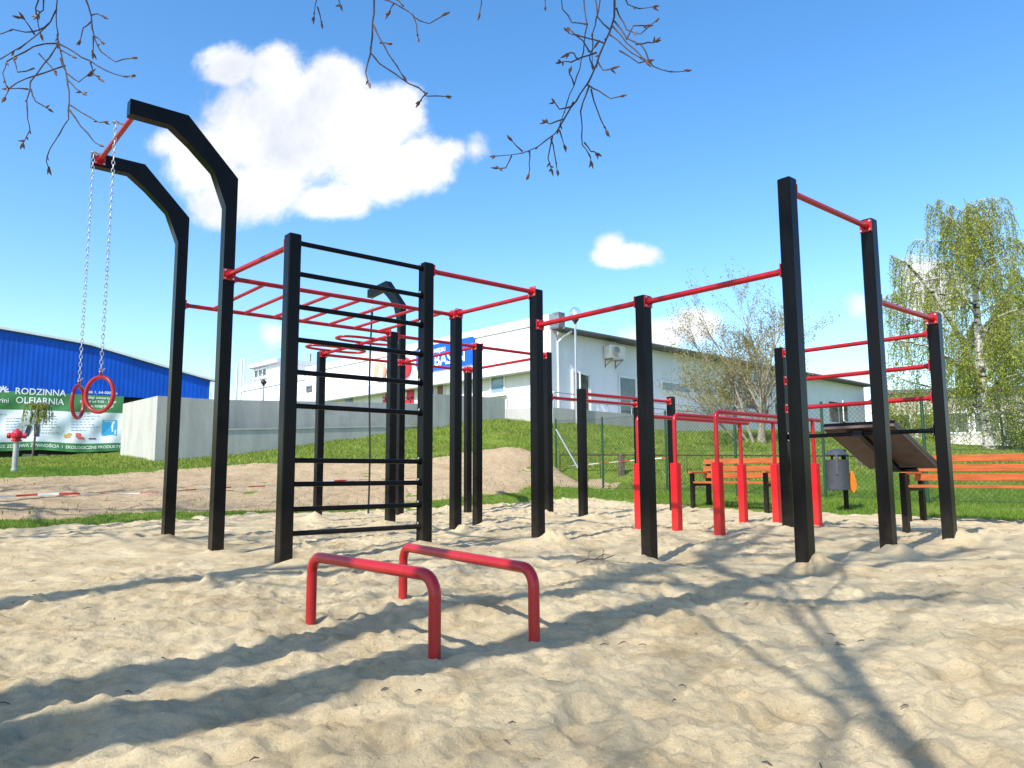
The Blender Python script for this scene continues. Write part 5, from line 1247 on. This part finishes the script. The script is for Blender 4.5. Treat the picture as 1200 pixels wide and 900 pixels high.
for px,py,a,b in blobs:
    u0,v0=uv(px,py);su=abs(uv(px+a,py)[0]-u0);sv=abs(uv(px,py-b)[1]-v0)
    du=mth('DIVIDE',mth('SUBTRACT',uu,u0),su);dv=mth('DIVIDE',mth('SUBTRACT',vv,v0),sv)
    e=mth('SUBTRACT',1,mth('SQRT',mth('ADD',mth('MULTIPLY',du,du),mth('MULTIPLY',dv,dv))))
    e=mth('MULTIPLY',e,min(1.,max(a,b)/42)) if max(a,b)<42 else e
    best=e if best is None else mth('SMOOTH_MAX',best,e,.16)
dens=mth('ADD',best,mth('ADD',mth('MULTIPLY',mth('SUBTRACT',n1,.51),1.45),mth('MULTIPLY',mth('SUBTRACT',n2,.5),.5)))
mr=nt.nodes.new('ShaderNodeMapRange');mr.interpolation_type='SMOOTHSTEP';mr.inputs['From Min'].default_value=-.10;mr.inputs['From Max'].default_value=.42;nt.links.new(dens,mr.inputs['Value'])
front=nt.nodes.new('ShaderNodeMapRange');front.inputs['From Min'].default_value=.05;front.inputs['From Max'].default_value=.15;nt.links.new(sp.outputs['Y'],front.inputs['Value'])
mask=mth('MULTIPLY',mth('MULTIPLY',mr.outputs[0],front.outputs[0]),.97)
# cloud body: grey-lilac hollows between white billows
n3=nz(7,7,.6,.3,(3.1,1.7,0));
cr=nt.nodes.new('ShaderNodeValToRGB');cr.color_ramp.elements[0].position=.28;cr.color_ramp.elements[1].position=.56;cr.color_ramp.elements[0].color=(.66,.70,.79,1);cr.color_ramp.elements[1].color=(1,1,1,1);nt.links.new(n3,cr.inputs[0])
hs=nt.nodes.new('ShaderNodeHueSaturation');hs.inputs['Saturation'].default_value=1.33;hs.inputs['Value'].default_value=1.0;nt.links.new(sky.outputs[0],hs.inputs['Color'])
bg=nt.nodes.new('ShaderNodeBackground');bg.inputs['Strength'].default_value=.143;nt.links.new(hs.outputs[0],bg.inputs['Color'])
bg2=nt.nodes.new('ShaderNodeBackground');bg2.inputs['Strength'].default_value=.57;nt.links.new(cr.outputs[0],bg2.inputs['Color'])
mx=nt.nodes.new('ShaderNodeMixShader');nt.links.new(mask,mx.inputs[0]);nt.links.new(bg.outputs[0],mx.inputs[1]);nt.links.new(bg2.outputs[0],mx.inputs[2])
wo=nt.nodes.new('ShaderNodeOutputWorld');nt.links.new(mx.outputs[0],wo.inputs['Surface'])
sd=bpy.data.lights.new('sun','SUN');so_=bpy.data.objects.new('sun',sd);COL.objects.link(so_);sd.energy=3.3;sd.angle=R(.55);sd.color=(1,.965,.91)
dirv=Vector((SD[0]*math.cos(SEL),SD[1]*math.cos(SEL),-math.sin(SEL)));so_.rotation_euler=dirv.to_track_quat('-Z','Y').to_euler();so_.location=(-6,-6,12)
vs_=scene.view_settings;vs_.view_transform='Standard';vs_.look='None';vs_.gamma=1;vs_.exposure=1.03;vs_.use_curve_mapping=False
scene.render.engine='CYCLES';scene.cycles.max_bounces=6;scene.cycles.transparent_max_bounces=12;scene.cycles.use_denoising=True
